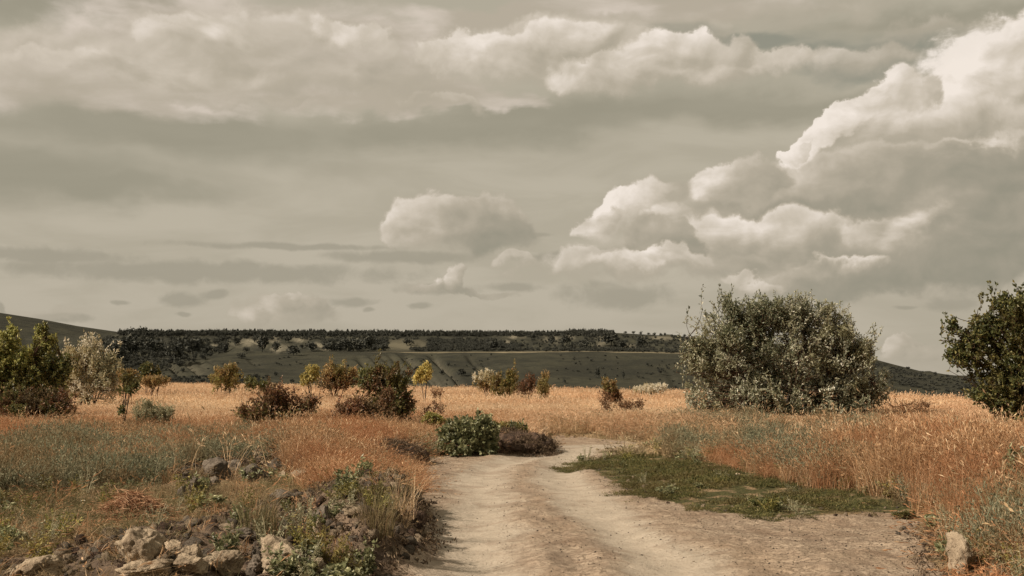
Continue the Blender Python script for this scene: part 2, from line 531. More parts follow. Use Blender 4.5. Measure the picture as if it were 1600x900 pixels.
def bark_mat(name, c1, c2):
    m, n = new_mat(name)
    g = n.new('ShaderNodeNewGeometry')
    p = X(n, g.outputs['Position'])
    f = n.noise(n.vmath('MULTIPLY', p, (1, 1, 0.25)), 40.0, 4, 0.6)
    return finish(m, n, principled(n, n.mix(f, c1, c2), 0.9, f, 0.01, 0.7))


def rock_mat(name, c1, c2, c3, sc1=6.0):
    m, n = new_mat(name)
    t = n.new('ShaderNodeTexCoord')
    p = X(n, t.outputs['Object'])
    f = n.noise(p, sc1, 6, 0.62)
    f2 = n.noise(p, sc1 * 6, 5, 0.65)
    oi = n.new('ShaderNodeObjectInfo')
    c = n.mix(n.ramp(f, 0.38, 0.62), c1, c2)
    c = n.mix(n.ramp(f2, 0.52, 0.68) * 0.7, c, c3)
    v = X(n, oi.outputs['Random']) * 0.3 + 0.82
    c = n.mix(1.0, c, n.comb(v, v, v), 'MULTIPLY')
    h = f * 0.6 + f2 * 0.4
    return finish(m, n, principled(n, c, 0.95, h, 0.07, 1.0, 0.1))
# ---------------------------------------------------------------- terrain
def flat(px, py, z=0.0):
    a = ray(px, py)
    t = (z - EYE) / a[2]
    return (a[0] * t, a[1] * t)


def poly(L, n=3):
    """photo-pixel outline (points may also be ('w', x, y) in metres) -> metres, subdivided and smoothed"""
    P = np.array([(p[1], p[2]) if p[0] == 'w' else flat(*p) for p in L])
    for _ in range(n):
        Q = np.empty((len(P) * 2, 2))
        nx = np.roll(P, -1, 0)
        Q[0::2] = P * 0.75 + nx * 0.25
        Q[1::2] = P * 0.25 + nx * 0.75
        P = Q
    return P


def sdf(P, x, y):
    """signed distance to closed polygon, negative inside"""
    x = np.asarray(x, float); y = np.asarray(y, float)
    best = np.full(x.shape, 1e9); ins = np.zeros(x.shape, bool)
    m = len(P)
    for i in range(m):
        ax, ay = P[i]; bx, by = P[(i + 1) % m]
        ex, ey = bx - ax, by - ay
        wx, wy = x - ax, y - ay
        t = np.clip((wx * ex + wy * ey) / (ex * ex + ey * ey + 1e-12), 0, 1)
        dd = (wx - ex * t) ** 2 + (wy - ey * t) ** 2
        np.minimum(best, dd, out=best)
        c = ((ay > y) != (by > y)) & (x < (bx - ax) * (y - ay) / (by - ay + 1e-12) + ax)
        ins ^= c
    return np.where(ins, -1, 1) * np.sqrt(best)


ROAD = poly([('w', -1.3, -40), ('w', -1.25, 3), (600, 900), (668, 850), (668, 800), (640, 768), (650, 740), (664, 716), (700, 713), (780, 712), (868, 704),
             (858, 692), (840, 683), (900, 683), (960, 688), (1030, 692), (1250, 697), ('w', 12, 25.5), ('w', 30, 28), ('w', 30, 24.0), ('w', 12, 21.5),
             (1250, 712), (1080, 710), (985, 708), (945, 716), (885, 721), (925, 733), (985, 768), (1060, 786), (1130, 800), (1230, 812), (1300, 806), (1370, 798),
             (1432, 806), (1436, 840), (1462, 880), (1490, 905), ('w', 3.7, 3), ('w', 3.8, -40)], 2)
GREEN = poly([(885, 721), (940, 714), (985, 707), (1060, 712), (1130, 732), (1240, 760), (1330, 780), (1450, 793), (1430, 803), (1390, 800), (1350, 806),  (1370, 794), (1310, 802), (1235, 812), (1140, 803),
              (1060, 788), (1000, 771), (935, 738)], 2)
SAGE = poly([(-120, 770), (40, 705), (180, 690), (330, 690), (420, 700), (440, 720), (330, 745), (270, 775), (150, 800), (-60, 830)], 1)
CLOD = poly([(262, 785), (290, 745), (360, 728), (500, 722), (500, 748), (430, 765), (350, 770), (300, 790)], 1)
STRAWL = poly([(440, 730), (440, 680), (590, 675), (640, 705), (655, 750), (640, 790), (560, 815), (490, 790)], 1)
LOWLEFT = poly([('w', -9, 7), (-200, 905), (-100, 800), (150, 800), (280, 785), (430, 770), (520, 800), (600, 830), (600, 880), (560, 905), ('w', -1.3, 5), ('w', -1.3, 3)], 1)
BANK = poly([(150, 905), (185, 866), (330, 856), (400, 826), (480, 800), (560, 806), (620, 790), (664, 800), (668, 850), (630, 905), ('w', -1.4, 7.5), ('w', -4.0, 7.5)], 1)
BERM = poly([(500, 905), (470, 850), (490, 815), (560, 790), (640, 772), (668, 800), (672, 850), (630, 905)], 1)
TRACKS = [[('w', -0.45, 2), (742, 900), (730, 840), (742, 780), (745, 735), (800, 717), (880, 706), (925, 695), (1010, 697)],
          [('w', 1.2, 2), (1085, 900), (985, 840), (915, 790), (880, 750), (872, 720), (910, 700), (990, 698)]]


def trackdist(x, y):
    best = np.full(x.shape, 1e9)
    for T in TRACKS:
        P = np.array([(p[1], p[2]) if p[0] == 'w' else flat(*p) for p in T])
        for _ in range(2):
            Q = [P[0]]
            for i in range(len(P) - 1):
                Q += [P[i] * .75 + P[i + 1] * .25, P[i] * .25 + P[i + 1] * .75]
            P = np.array(Q + [P[-1]])
        for i in range(len(P) - 1):
            ax, ay = P[i]; ex, ey = P[i + 1] - P[i]
            wx, wy = x - ax, y - ay
            t = np.clip((wx * ex + wy * ey) / (ex * ex + ey * ey + 1e-12), 0, 1)
            np.minimum(best, np.hypot(wx - ex * t, wy - ey * t), out=best)
    return best


KP = np.array([-1400, -400, 0, 300, 500, 650, 800, 1000, 1200, 1500, 1900, 3000])
KD = np.array([260, 240, 200, 175, 130, 98, 86, 76, 66, 56, 52, 52.0])


def brow(x, y):
    pxs = 800 + F * np.tan(np.clip(np.arctan2(x, y), -0.95, 0.95))
    return np.interp(pxs, KP, KD)


def height(x, y, full=False):
    x = np.asarray(x, float); y = np.asarray(y, float)
    r = np.hypot(x, y)
    near = r < 60
    sr = np.full(x.shape, 9.0); sg = np.full(x.shape, 9.0); td = np.full(x.shape, 9.0); sb = np.full(x.shape, 9.0); sl = np.full(x.shape, 9.0)
    if near.any():
        a, b = x[near], y[near]
        wob = 0.16 * fbm(a * 1.3, b * 1.3, 4, 3)
        sr[near] = sdf(ROAD, a, b) + wob
        sg[near] = sdf(GREEN, a, b) + wob
        sb[near] = sdf(BERM, a, b)
        sl[near] = sdf(LOWLEFT, a, b)
        td[near] = trackdist(a + 0.28 * fbm(a * 0.5, b * 0.35, 3, 7), b) + 0.8 * wob
    # road relief
    rut = (-0.045 * np.exp(-(td / 0.30) ** 2) + 0.030 * np.exp(-((td - 0.62) / 0.22) ** 2)) * (0.3 + 1.2 * vnoise(x * 0.5, y * 0.4, 8))
    rough_ = smooth(0.25, 0.7, td)
    rel = rut + (0.022 + 0.03 * rough_) * fbm(x * 1.1, y * 1.1, 3, 21) + 0.026 * (0.35 + rough_) * fbm(x * 3.4, y * 3.6, 4, 31, 0.6) \
        + 0.010 * (0.25 + rough_) * fbm(x * 12, y * 11, 3, 41, 0.65)
    inroad = 1 - smooth(-0.1, 0.25, sr)
    z = rel * inroad * np.exp(-(r / 45) ** 2)
    # verge and field
    lift = smooth(0.0, 1.3, sr) * (1 - 0.75 * (1 - smooth(0.0, 0.9, sg)))
    z = z + lift * 0.16
    z = z + (1 - inroad) * (0.05 * fbm(x * 0.9, y * 0.9, 4, 51) + 0.02 * fbm(x * 5, y * 5, 3, 61)) * (1 - 0.6 * smooth(30, 60, r))
    # heaped soil beside the left edge of the road
    z = z + 0.36 * (1 - smooth(-0.45, 0.15, sb)) * (0.75 + 0.5 * fbm(x * 1.6, y * 1.6, 3, 71)) + \
        (1 - smooth(-0.3, 0.1, sb)) * (0.09 * fbm(x * 5, y * 5, 4, 81, 0.7))
    z = z + 0.08 * (1 - smooth(-0.6, 0.3, sl)) * (0.8 + fbm(x * 1.5, y * 1.5, 3, 91))
    bk_ = np.full(x.shape, 9.0)
    if near.any(): bk_[near] = sdf(BANK, x[near], y[near])
    z = z + (1 - smooth(-0.3, 0.2, bk_)) * (0.05 + 0.10 * fbm(x * 2.2, y * 2.2, 4, 97, 0.6) + 0.05 * np.abs(fbm(x * 6, y * 6, 3, 98, 0.6)))
    scl_ = np.full(x.shape, 9.0)
    if near.any(): scl_[near] = sdf(CLOD, x[near], y[near])
    z = z + (1 - smooth(-0.5, 0.5, scl_)) * (0.14 + 0.14 * fbm(x * 1.9, y * 1.9, 4, 95, 0.6))
    # right verge rises
    z = z + 0.22 * smooth(3.4, 7.5, x) * (1 - smooth(17, 24, y)) * smooth(2, 6, y) * smooth(0.1, 1.5, sr)
    z = z + 0.16 * np.exp(-((y - 31.0) / 1.6) ** 2) * smooth(-2, 0, x) * (1 - smooth(5, 9, x)) * (sr > 0)
    z = z + 0.25 * fbm(x / 30, y / 30, 3, 101) * smooth(30, 70, r) * (1 - 0.3)
    D = brow(x, y)
    over = np.maximum(r - D, 0)
    z = z - 26.0 * (1 - np.exp(-(over / 240.0) ** 1.5)) - 0.006 * over
    if full:
        return z, sr, sg, td, sb
    return z


def gz(x, y):
    return float(height(np.array([x]), np.array([y]))[0])


def ground_at(px, depth):
    """world point at a given distance along the azimuth of photo column px"""
    a = ray(px, HZ)
    x, y = a[0] / a[1] * depth, depth
    return Vector((x, y, gz(x, y)))


def under(px, py):
    """terrain point seen through a photo pixel"""
    a = np.array(ray(px, py)); a = a / np.linalg.norm(a)
    t = np.concatenate([np.arange(3, 60, 0.05), np.arange(60, 400, 0.5)])
    X_ = a[0] * t; Y_ = a[1] * t; Z_ = EYE + a[2] * t
    h = height(X_, Y_)
    k = np.argmax(Z_ < h)
    return Vector((X_[k], Y_[k], h[k]))


# one sheet, fine where it is close
front = np.linspace(-40, 40, 560)
side = np.concatenate([np.linspace(40.6, 60, 24), np.linspace(62, 298, 90), np.linspace(300, 319.4, 24)])
ang = np.radians(np.concatenate([front, side]))
rad = [0.35]
while rad[-1] < 460:
    q = rad[-1]
    rad.append(q * (1.25 if q < 2.5 else 1.04 if q < 7 else 1.0055 if q < 34 else 1.014 if q < 110 else 1.035))
rad = np.array(rad)
R_, A_ = np.meshgrid(rad, ang, indexing='ij')
gx, gy = (R_ * np.sin(A_)).ravel(), (R_ * np.cos(A_)).ravel()
gzv, g_sr, g_sg, g_td, g_sb = height(gx, gy, True)
nr, na = R_.shape
idx = np.arange(nr * na).reshape(nr, na)
nxt = np.roll(idx, -1, 1)
Q = np.stack([idx[:-1], idx[1:], nxt[1:], nxt[:-1]], -1).reshape(-1, 4)
V = np.stack([gx, gy, gzv], 1)
cz = gz(0, 0)
V = np.vstack([V, [[0, 0, cz]]])
T = np.stack([np.full(na, nr * na), idx[0], nxt[0]], 1)
g_road = 1 - smooth(-0.15, 0.12, g_sr + 0.12 * fbm(gx * 4, gy * 4, 3, 19))
g_green = 1 - smooth(-0.1, 0.25, g_sg)
g_track = np.exp(-(g_td / 0.50) ** 2)
nn_ = (np.hypot(gx, gy) < 30)
g_bk = np.full(gx.shape, 9.0); g_bk[nn_] = np.minimum(sdf(BANK, gx[nn_], gy[nn_]), sdf(CLOD, gx[nn_], gy[nn_]) + 0.1)
g_soil = 1 - smooth(-0.15, 0.35, np.minimum(g_sb, g_bk) + 0.25 * fbm(gx * 1.5, gy * 1.5, 3, 17))
ap = lambda a, v: np.append(a, v)
me = mesh_np('ground', V, Q, T, None, True, dict(road=ap(g_road, 1.), green=ap(g_green, 0.), track=ap(g_track, 0.), soil=ap(g_soil, 0.)))

m, n = new_mat('steppe_earth')
geo = n.new('ShaderNodeNewGeometry')
pos = X(n, geo.outputs['Position'])
att = lambda k: X(n, n.new('ShaderNodeAttribute', attribute_name=k).outputs['Fac'])
road, green, track, soil = att('road'), att('green'), att('track'), att('soil')
nL = n.noise(pos, 0.55, 5, 0.55)
nM = n.noise(pos, 3.2, 6, 0.62, 0.4)
nF = n.noise(pos, 28.0, 5, 0.7)
nH = n.noise(n.vmath('MULTIPLY', pos, (1.0, 1.4, 1.0)), 9.0, 5, 0.68, 0.6)
vor = n.new('ShaderNodeTexVoronoi', feature='F1')
n.put(vor.inputs['Vector'], pos); vor.inputs['Scale'].default_value = 22.0
vd = X(n, vor.outputs['Distance']); 
peb = (1.0 - n.ramp(vd, 0.10, 0.28)) * n.ramp(X(n, n.sep(X(n, vor.outputs['Color']))[0].s), 0.72, 0.80)
crack = n.ramp(n.math('ABSOLUTE', nH - 0.5), 0.0, 0.035)
dirt = n.mix(n.ramp(nM, 0.34, 0.64), srgb(132, 115, 98), srgb(166, 149, 129))
dirt = n.mix(n.ramp(nL, 0.40, 0.62) * 0.6, dirt, srgb(152, 132, 110))
pale = n.mix(n.ramp(nM, 0.3, 0.7), srgb(154, 143, 127), srgb(173, 161, 144))
dirt = n.mix(n.ramp(track + (nL - 0.5) * 1.2 + (nM - 0.5) * 0.6, 0.15, 0.80) * 0.95, dirt, pale)
dirt = n.mix((1.0 - crack) * (1.0 - track * 0.8) * n.ramp(nM, 0.45, 0.6) * 0.55, dirt, srgb(92, 74, 58))
blot = n.ramp(n.noise(pos, 1.1, 4, 0.6, 0.8), 0.52, 0.64)
dirt = n.mix(blot * (0.55 - track * 0.2), dirt, srgb(118, 99, 82))
dirt = n.mix(peb * 0.8, dirt, n.mix(n.ramp(nF, 0.4, 0.6), srgb(88, 74, 62), srgb(186, 172, 150)))
dirt = n.mix(n.ramp(nF, 0.50, 0.66) * (0.55 - track * 0.25), dirt, srgb(98, 80, 64))
nG = n.noise(n.vmath('MULTIPLY', pos, (0.8, 1.5, 1.0)), 26.0, 4, 0.75)
dirt = n.mix(n.ramp(nG, 0.58, 0.70) * n.ramp(nL, 0.42, 0.6) * 0.35, dirt, srgb(84, 68, 54))
dirt = n.mix(n.ramp(nG, 0.44, 0.36) * 0.35, dirt, srgb(182, 160, 136))
soilc = n.mix(n.ramp(nM, 0.35, 0.65), srgb(70, 59, 50), srgb(118, 101, 84))
litter = n.mix(n.ramp(nF, 0.35, 0.65), srgb(92, 80, 62), srgb(160, 134, 102))
litter = n.mix(n.ramp(nM, 0.45, 0.62) * 0.55, litter, srgb(104, 96, 66))
grn = n.mix(n.ramp(nF, 0.35, 0.65), srgb(52, 54, 32), srgb(88, 84, 52))
offr = n.mix(soil, litter, soilc)
offr = n.mix(green * n.ramp(nM, 0.36, 0.52), offr, grn)
dist = n.vmath('LENGTH', pos, out=1)
farc = n.mix(n.ramp(nL, 0.4, 0.6), srgb(198, 174, 144), srgb(184, 154, 124))
offr = n.mix(n.ramp(dist, 28, 60), offr, farc)
c = n.mix(n.ramp(road + (nM - 0.5) * 0.5, 0.38, 0.62), offr, dirt)
valley = srgb(78, 80, 58)
c = n.mix(n.ramp(n.sep(pos)[2], -1.2, -2.6), c, valley)
hgt = nM * 0.5 + nF * 0.22 + peb * 0.35 + crack * 0.10 * (1.0 - track)
finish(m, n, principled(n, c, 0.95, hgt, 0.05, 1.0, 0.12))
me.materials.append(m)
ground = mesh_obj('ground', me, label='dusty earth track through dry steppe field', kind='structure')
# ---------------------------------------------------------------- hills across the valley
def az_px(x, y):
    a = np.arctan2(x, y)
    return np.where(np.abs(a) < 1.1, 800 + F * np.tan(np.clip(a, -1.1, 1.1)), np.sign(a) * 5000)


def I(p, d):
    return np.interp(p, [k for k, _ in d], [v for _, v in d])


TOP = [(-2600, 505), (-300, 526), (0, 528), (180, 524.5), (640, 521.5), (960, 521.5), (1060, 527), (1200, 537), (1325, 550), (1362, 562), (1400, 572), (1440, 582), (1500, 589), (1640, 594), (3200, 560)]
BEN = [(-2600, 565), (0, 562), (400, 556), (600, 550), (660, 551), (860, 549.5), (960, 550), (1080, 553), (1200, 560), (1325, 578), (1400, 588), (1500, 594), (1640, 598), (3200, 580)]
FAR = [(-3000, 470), (-700, 440), (-200, 470), (0, 491), (60, 500), (120, 511), (180, 519.5), (230, 528), (340, 560), (600, 620), (2600, 620)]


def hill_z(x, y):
    r = np.hypot(x, y); p = az_px(x, y)
    ca = np.cos(np.clip(np.arctan2(x, y), -1.1, 1.1))
    zz = lambda py, rr: EYE + (HZ - py) / F * rr * ca
    D = brow(x, y); over = np.maximum(r - D, 0)
    low = -26.0 * (1 - np.exp(-(over / 240.0) ** 1.5)) - 0.006 * over
    zb = zz(I(p, BEN), 900.0); zt = zz(I(p, TOP), 1400.0)
    s1 = smooth(470, 905, r) * 0.45 + np.clip((r - 470) / 435, 0, 1) * 0.55
    z = low * (1 - s1) + zb * s1
    s2 = np.clip((r - 960) / 440, 0, 1)
    fld = np.exp(-((p - 620) / 60) ** 2)           # the open field on the terrace rises gently
    s2 = (s2 ** (0.7 + 0.0 * fld)) * 0.5 + smooth(960, 1400, r) * 0.5
    z = np.where(r > 905, zb + (zt - zb) * s2 + 1.0 * smooth(905, 960, r), z)
    z = np.where(r > 1400, zt + 0.002 * (r - 1400), z)
    zf = zz(I(p, FAR), 2600.0)
    z = np.maximum(z, zf * np.exp(-((r - 2600) / 800.0) ** 2) - 40 * (1 - np.exp(-((r - 2600) / 900.0) ** 2)))
    # gullies and humps on the slopes
    sl = smooth(480, 620, r) * (1 - smooth(820, 900, r))
    su = smooth(980, 1060, r) * (1 - smooth(1330, 1400, r))
    rid = np.abs(fbm(p / 42 + r / 160, r / 900, 4, 201)) * 2
    z = z + sl * (-5.5 * (1 - np.clip(rid * 2, 0, 1)) * smooth(0.35, 0.6, vnoise(p / 160, r / 300, 203)) + 2.5 * fbm(x / 90, y / 90, 4, 205))
    z = z + su * (6.0 * fbm(p / 50, r / 260, 4, 211) - 3.5 * (1 - np.clip(rid * 2, 0, 1)))
    z = z + 0.8 * fbm(x / 30, y / 30, 3, 215) * smooth(480, 600, r) * (1 - smooth(1300, 1400, r))
    return z


hf = np.concatenate([np.linspace(-34, 34, 820), np.linspace(35, 325, 150)])
ha = np.radians(hf)
hr = np.concatenate([np.linspace(440, 880, 90), np.linspace(884, 1000, 44), np.linspace(1006, 1420, 90), np.linspace(1440, 3600, 60), [4500, 6000, 9000]])
R2, A2 = np.meshgrid(hr, ha, indexing='ij')
hx, hy = (R2 * np.sin(A2)).ravel(), (R2 * np.cos(A2)).ravel()
hz = hill_z(hx, hy)
first = (R2.ravel() < 470)
hz[first] = height(hx[first], hy[first]) - 0.3 * (460 - np.minimum(R2.ravel()[first], 460)) / 20
nr2, na2 = R2.shape
ix = np.arange(nr2 * na2).reshape(nr2, na2); nx2 = np.roll(ix, -1, 1)
Q = np.stack([ix[:-1], ix[1:], nx2[1:], nx2[:-1]], -1).reshape(-1, 4)
hp = az_px(hx, hy); hrr = R2.ravel()
hpy = HZ - (hz - EYE) / (hrr * np.cos(np.clip(np.arctan2(hx, hy), -1.1, 1.1))) * F
# bare chalky ground: named patches on the upper slope plus gully flanks below
BARE = [(392, 536, 30, 9), (440, 545, 22, 8), (468, 531, 14, 5), (500, 540, 12, 5), (344, 540, 18, 3), (330, 545, 12, 3), (860, 530, 16, 8), (885, 527, 12, 8), (940, 533, 12, 9), (806, 525, 14, 5), (790, 536, 10, 5),
        (985, 541, 14, 4), (1030, 528, 26, 4), (720, 530, 8, 3), (425, 532, 14, 6), (510, 546, 12, 3)]
bare = np.zeros(len(hp))
wn = fbm(hp / 9, hpy / 6, 3, 221)
for (a, b, c_, d_) in BARE:
    bare = np.maximum(bare, 1 - np.hypot((hp - a) / (c_ * 1.15), (hpy - b) / (d_ * 1.15)) + 0.55 * wn)
bare = np.clip(bare * 1.3, 0, 1) * (hrr > 960) * (hrr < 1400)
g2 = np.clip(1 - np.abs(fbm(hp / 42 + hrr / 160, hrr / 900, 4, 201)) * 5, 0, 1)
bare = np.maximum(bare, 0.42 * g2 * smooth(0.45, 0.7, vnoise(hp / 160, hrr / 300, 203)) * (hrr > 520) * (hrr < 860))
strip = smooth(894, 903, hrr) * (1 - smooth(945, 975, hrr)) * smooth(560, 640, hp) * (1 - smooth(1290, 1330, hp))
field = np.clip(1 - np.hypot((hp - 632) / 46, (hpy - 539) / 11) ** 3, 0, 1) * (hrr > 905)
me = mesh_np('hills', np.stack([hx, hy, hz], 1), Q, None, None, True, dict(bare=bare, strip=strip, fieldp=field * 1.0))
m, n = new_mat('cloud_shaded_scrub_hillside')
geo = n.new('ShaderNodeNewGeometry'); pos = X(n, geo.outputs['Position'])
a1 = n.noise(pos, 0.012, 6, 0.6, 0.6); a2 = n.noise(pos, 0.07, 6, 0.65); a3 = n.noise(pos, 0.4, 4, 0.7)
att = lambda k: X(n, n.new('ShaderNodeAttribute', attribute_name=k).outputs['Fac'])
c = n.mix(n.ramp(a1, 0.36, 0.64), srgb(48, 48, 41), srgb(62, 61, 50))  # cloud shade over the slopes is put into these dark scrub colours
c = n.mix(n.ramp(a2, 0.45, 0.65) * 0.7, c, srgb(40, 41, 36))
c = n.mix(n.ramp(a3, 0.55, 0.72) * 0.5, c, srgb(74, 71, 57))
c = n.mix(att('bare'), c, n.mix(n.ramp(a3, 0.4, 0.6), srgb(116, 111, 95), srgb(86, 82, 70)))
c = n.mix(att('fieldp') * 0.9, c, srgb(86, 82, 68))
c = n.mix(att('strip') * n.ramp(a2, 0.3, 0.45), c, srgb(128, 118, 96))
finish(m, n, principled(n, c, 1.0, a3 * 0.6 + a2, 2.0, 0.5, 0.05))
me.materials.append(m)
hills = mesh_obj('hills', me, label='long scrub-covered plateau slope with painted cloud shade across the valley', kind='structure')

hill_r = np.arange(470, 3200, 4.0)
def hill_at(px, py):
    a = np.array(ray(px, py)); a /= np.hypot(a[0], a[1])
    z = hill_z(a[0] * hill_r, a[1] * hill_r)
    hit = np.nonzero(EYE + a[2] * hill_r <= z)[0]
    k = hit[0] if len(hit) else int(np.argmax((z - EYE) / hill_r * (hill_r < 1500)))
    return Vector((a[0] * hill_r[k], a[1] * hill_r[k], z[k])), float(hill_r[k])


hill_leaf = leaf_mat('hill_tree_leaf', [(0.0, srgb(62, 64, 60)), (0.6, srgb(74, 75, 68)), (1.0, srgb(88, 87, 76))], 0.1, 0.8, 0.1)


def hill_tree_mesh(name, seed, conical=False, nl=190):
    """unit tree: height 1, width 1"""
    r = np.random.default_rng(seed)
    u = r.normal(size=(nl, 3)); u /= np.linalg.norm(u, axis=1, keepdims=True)
    rad = r.random(nl) ** 0.45
    if conical:
        h = r.random(nl) ** 1.3
        a = r.random(nl) * 6.283
        w = (1 - h) * 0.42 * r.random(nl) ** 0.5 + 0.02
        p = np.stack([np.cos(a) * w, np.sin(a) * w, 0.08 + 0.9 * h], 1)
    else:
        lob = r.normal(size=(5, 3)) * [0.17, 0.17, 0.10]
        k = r.integers(0, 5, nl)
        p = lob[k] + u * rad[:, None] * [0.32, 0.32, 0.34]
        p[:, 2] = np.maximum(p[:, 2] + 0.52, 0.03)
    V, Qd = leaves(p, r.normal(size=(nl, 3)) + [0, 0, 0.3], 0.17 * (0.7 + 0.6 * r.random(nl)), 0.13, r)
    tv, tq = tubes([[(0, 0, -0.08), (0.01, 0, 0.25), (0, 0.01, 0.6)]], 0.035, 0.015, 4)
    return mesh_np(name, np.vstack([V, tv]), np.vstack([Qd, tq + len(V)]), None, hill_leaf)


HT = [hill_tree_mesh('round_hill_tree', 300 + k) for k in range(5)]
HC = [hill_tree_mesh('pine_hill_tree', 320 + k, True) for k in range(3)]


def hill_tree(px, py, w, h, label, group, con=False, name='hillside_tree', cat='tree'):
    p, r = hill_at(px, py)
    o = bpy.data.objects.new(name, random.choice(HC if con else HT))
    link(o)
    s = r / F
    o.location = p - Vector((0, 0, 0.02 * h * s)); o.scale = (w * s * 1.15, w * s * 1.15, h * s * 1.12)
    o.rotation_euler.z = random.random() * 6.28
    tag(o, label, cat, group)
    return o


for a in [(204, 523.5, 13, 10), (222, 523.5, 15, 11), (213, 523.5, 11, 8), (237, 523.5, 10, 8)]:
    hill_tree(*a, 'round tree ending the plateau tree line', 'round trees ending the plateau tree line')
for a in [(354, 551, 15, 17), (368, 541, 15, 14), (410, 550, 22, 25), (430, 550, 15, 16), (450, 536, 14, 10), (458, 556, 20, 17), (487, 549, 20, 14), (377, 561, 12, 10), (385, 550, 10, 8),
          (400, 534, 10, 10), (340, 536, 9, 7), (322, 552, 14, 9), (472, 545, 9, 7)]:
    hill_tree(*a, 'dark tree among pale eroded hillside patches', 'trees among the pale patches left of centre')
for a in [(300, 552, 30, 24), (272, 566, 32, 28), (238, 556, 34, 30), (205, 560, 40, 34), (178, 568, 34, 34), (286, 548, 22, 22)]:
    hill_tree(*a, 'large grove tree on far left hillside', 'grove trees on the far left hillside')
for a in [(520, 549, 26, 16), (545, 549, 30, 20), (575, 549, 26, 24), (598, 550, 13, 15), (560, 548, 20, 16)]:
    hill_tree(*a, 'dark tree left of the open terrace field', 'trees beside the open terrace field')
hill_tree(636, 540, 16, 10, 'single flat-topped dark tree standing alone in the terrace field', None)
for a in [(858, 541, 14, 16), (880, 540, 17, 16), (913, 544, 16, 14), (955, 541, 28, 20), (835, 531, 12, 9), (770, 546, 20, 14), (975, 545, 18, 12), (930, 528, 12, 8), (895, 546, 14, 10)]:
    hill_tree(*a, 'bushy tree on the slope above the terrace line', 'trees on the pale slope above the terrace line')
hill_tree(998, 542, 17, 14, 'compact round tree alone at the right end of the terrace slope', None)
for a in [(990, 522, 5, 5), (1002, 523, 6, 5), (1013, 524, 5, 4), (1022, 525, 6, 5), (1031, 526, 6, 5), (1039, 526, 5, 5), (1050, 528, 6, 5), (978, 522, 5, 4)]:
    hill_tree(*a, 'tiny tree on the plateau edge left of the silver tree', 'small spaced trees on the plateau edge')
for a in [(690, 586, 10, 8), (721, 588, 14, 12), (650, 580, 9, 7), (936, 592, 8, 16), (975, 594, 6, 13), (1033, 587, 9, 12), (285, 582, 9, 6), (700, 572, 7, 5), (740, 580, 7, 5), (880, 600, 7, 6), (1010, 572, 5, 5),
          (924, 566, 6, 5), (430, 588, 8, 7), (300, 600, 9, 7), (455, 600, 10, 7)]:
    hill_tree(*a, 'small dark shrub on the lower far slope', 'shrubs dotted over the lower slope', name='hillside_shrub', cat='shrub')
for a in [(1418, 577, 7, 4), (1462, 586, 6, 4), (1440, 583, 6, 3), (1480, 589, 6, 4)]:
    hill_tree(*a, 'tiny tree on the right-hand hill crest', 'trees on the right-hand hill crest')


def gn_scatter(name, pts, rot, scl, idx_, protos, label, cat=None, parent=None):
    """one object of 'stuff': geometry nodes put a prototype on every vertex"""
    col = bpy.data.collections.new(name + '_kinds')
    for k, pm in enumerate(protos):
        po = bpy.data.objects.new('%s_kind_%02d' % (name, k), pm)
        col.objects.link(po)
    me = mesh_np(name, pts, attrs=dict(rot=np.asarray(rot), scl=np.asarray(scl), kidx=np.asarray(idx_).astype(int)))
    o = mesh_obj(name, me, label=label, cat=cat, kind='stuff')
    ng = bpy.data.node_groups.new(name + '_scatter', 'GeometryNodeTree')
    ng.interface.new_socket('Geometry', in_out='INPUT', socket_type='NodeSocketGeometry')
    ng.interface.new_socket('Geometry', in_out='OUTPUT', socket_type='NodeSocketGeometry')
    gi = ng.nodes.new('NodeGroupInput'); go = ng.nodes.new('NodeGroupOutput')
    ci = ng.nodes.new('GeometryNodeCollectionInfo')
    ci.inputs['Collection'].default_value = col
    ci.inputs['Separate Children'].default_value = True
    ci.inputs['Reset Children'].default_value = True
    iop = ng.nodes.new('GeometryNodeInstanceOnPoints')
    iop.inputs['Pick Instance'].default_value = True
    def na_(k, t):
        q = ng.nodes.new('GeometryNodeInputNamedAttribute'); q.data_type = t
        q.inputs['Name'].default_value = k
        return q.outputs['Attribute']
    L = ng.links.new
    L(gi.outputs[0], iop.inputs['Points'])
    L(ci.outputs[0], iop.inputs['Instance'])
    L(na_('kidx', 'INT'), iop.inputs['Instance Index'])
    L(na_('rot', 'FLOAT_VECTOR'), iop.inputs['Rotation'])
    L(na_('scl', 'FLOAT_VECTOR'), iop.inputs['Scale'])
    L(iop.outputs[0], go.inputs[0])
    md = o.modifiers.new('scatter', 'NODES')
    md.node_group = ng
    return o


def hill_belt(name, items, protos, label):
    """items: (px, py, w, h) on the hill"""
    P, S = [], []
    for (px, py, w, h) in items:
        p, r = hill_at(px, py)
        P.append(p); s = r / F; S.append((w * s, w * s, h * s))
    k = len(P)
    rot = np.zeros((k, 3)); rot[:, 2] = rng.random(k) * 6.28
    return gn_scatter(name, np.array(P), rot, np.array(S), rng.integers(0, len(protos), k), protos, label)


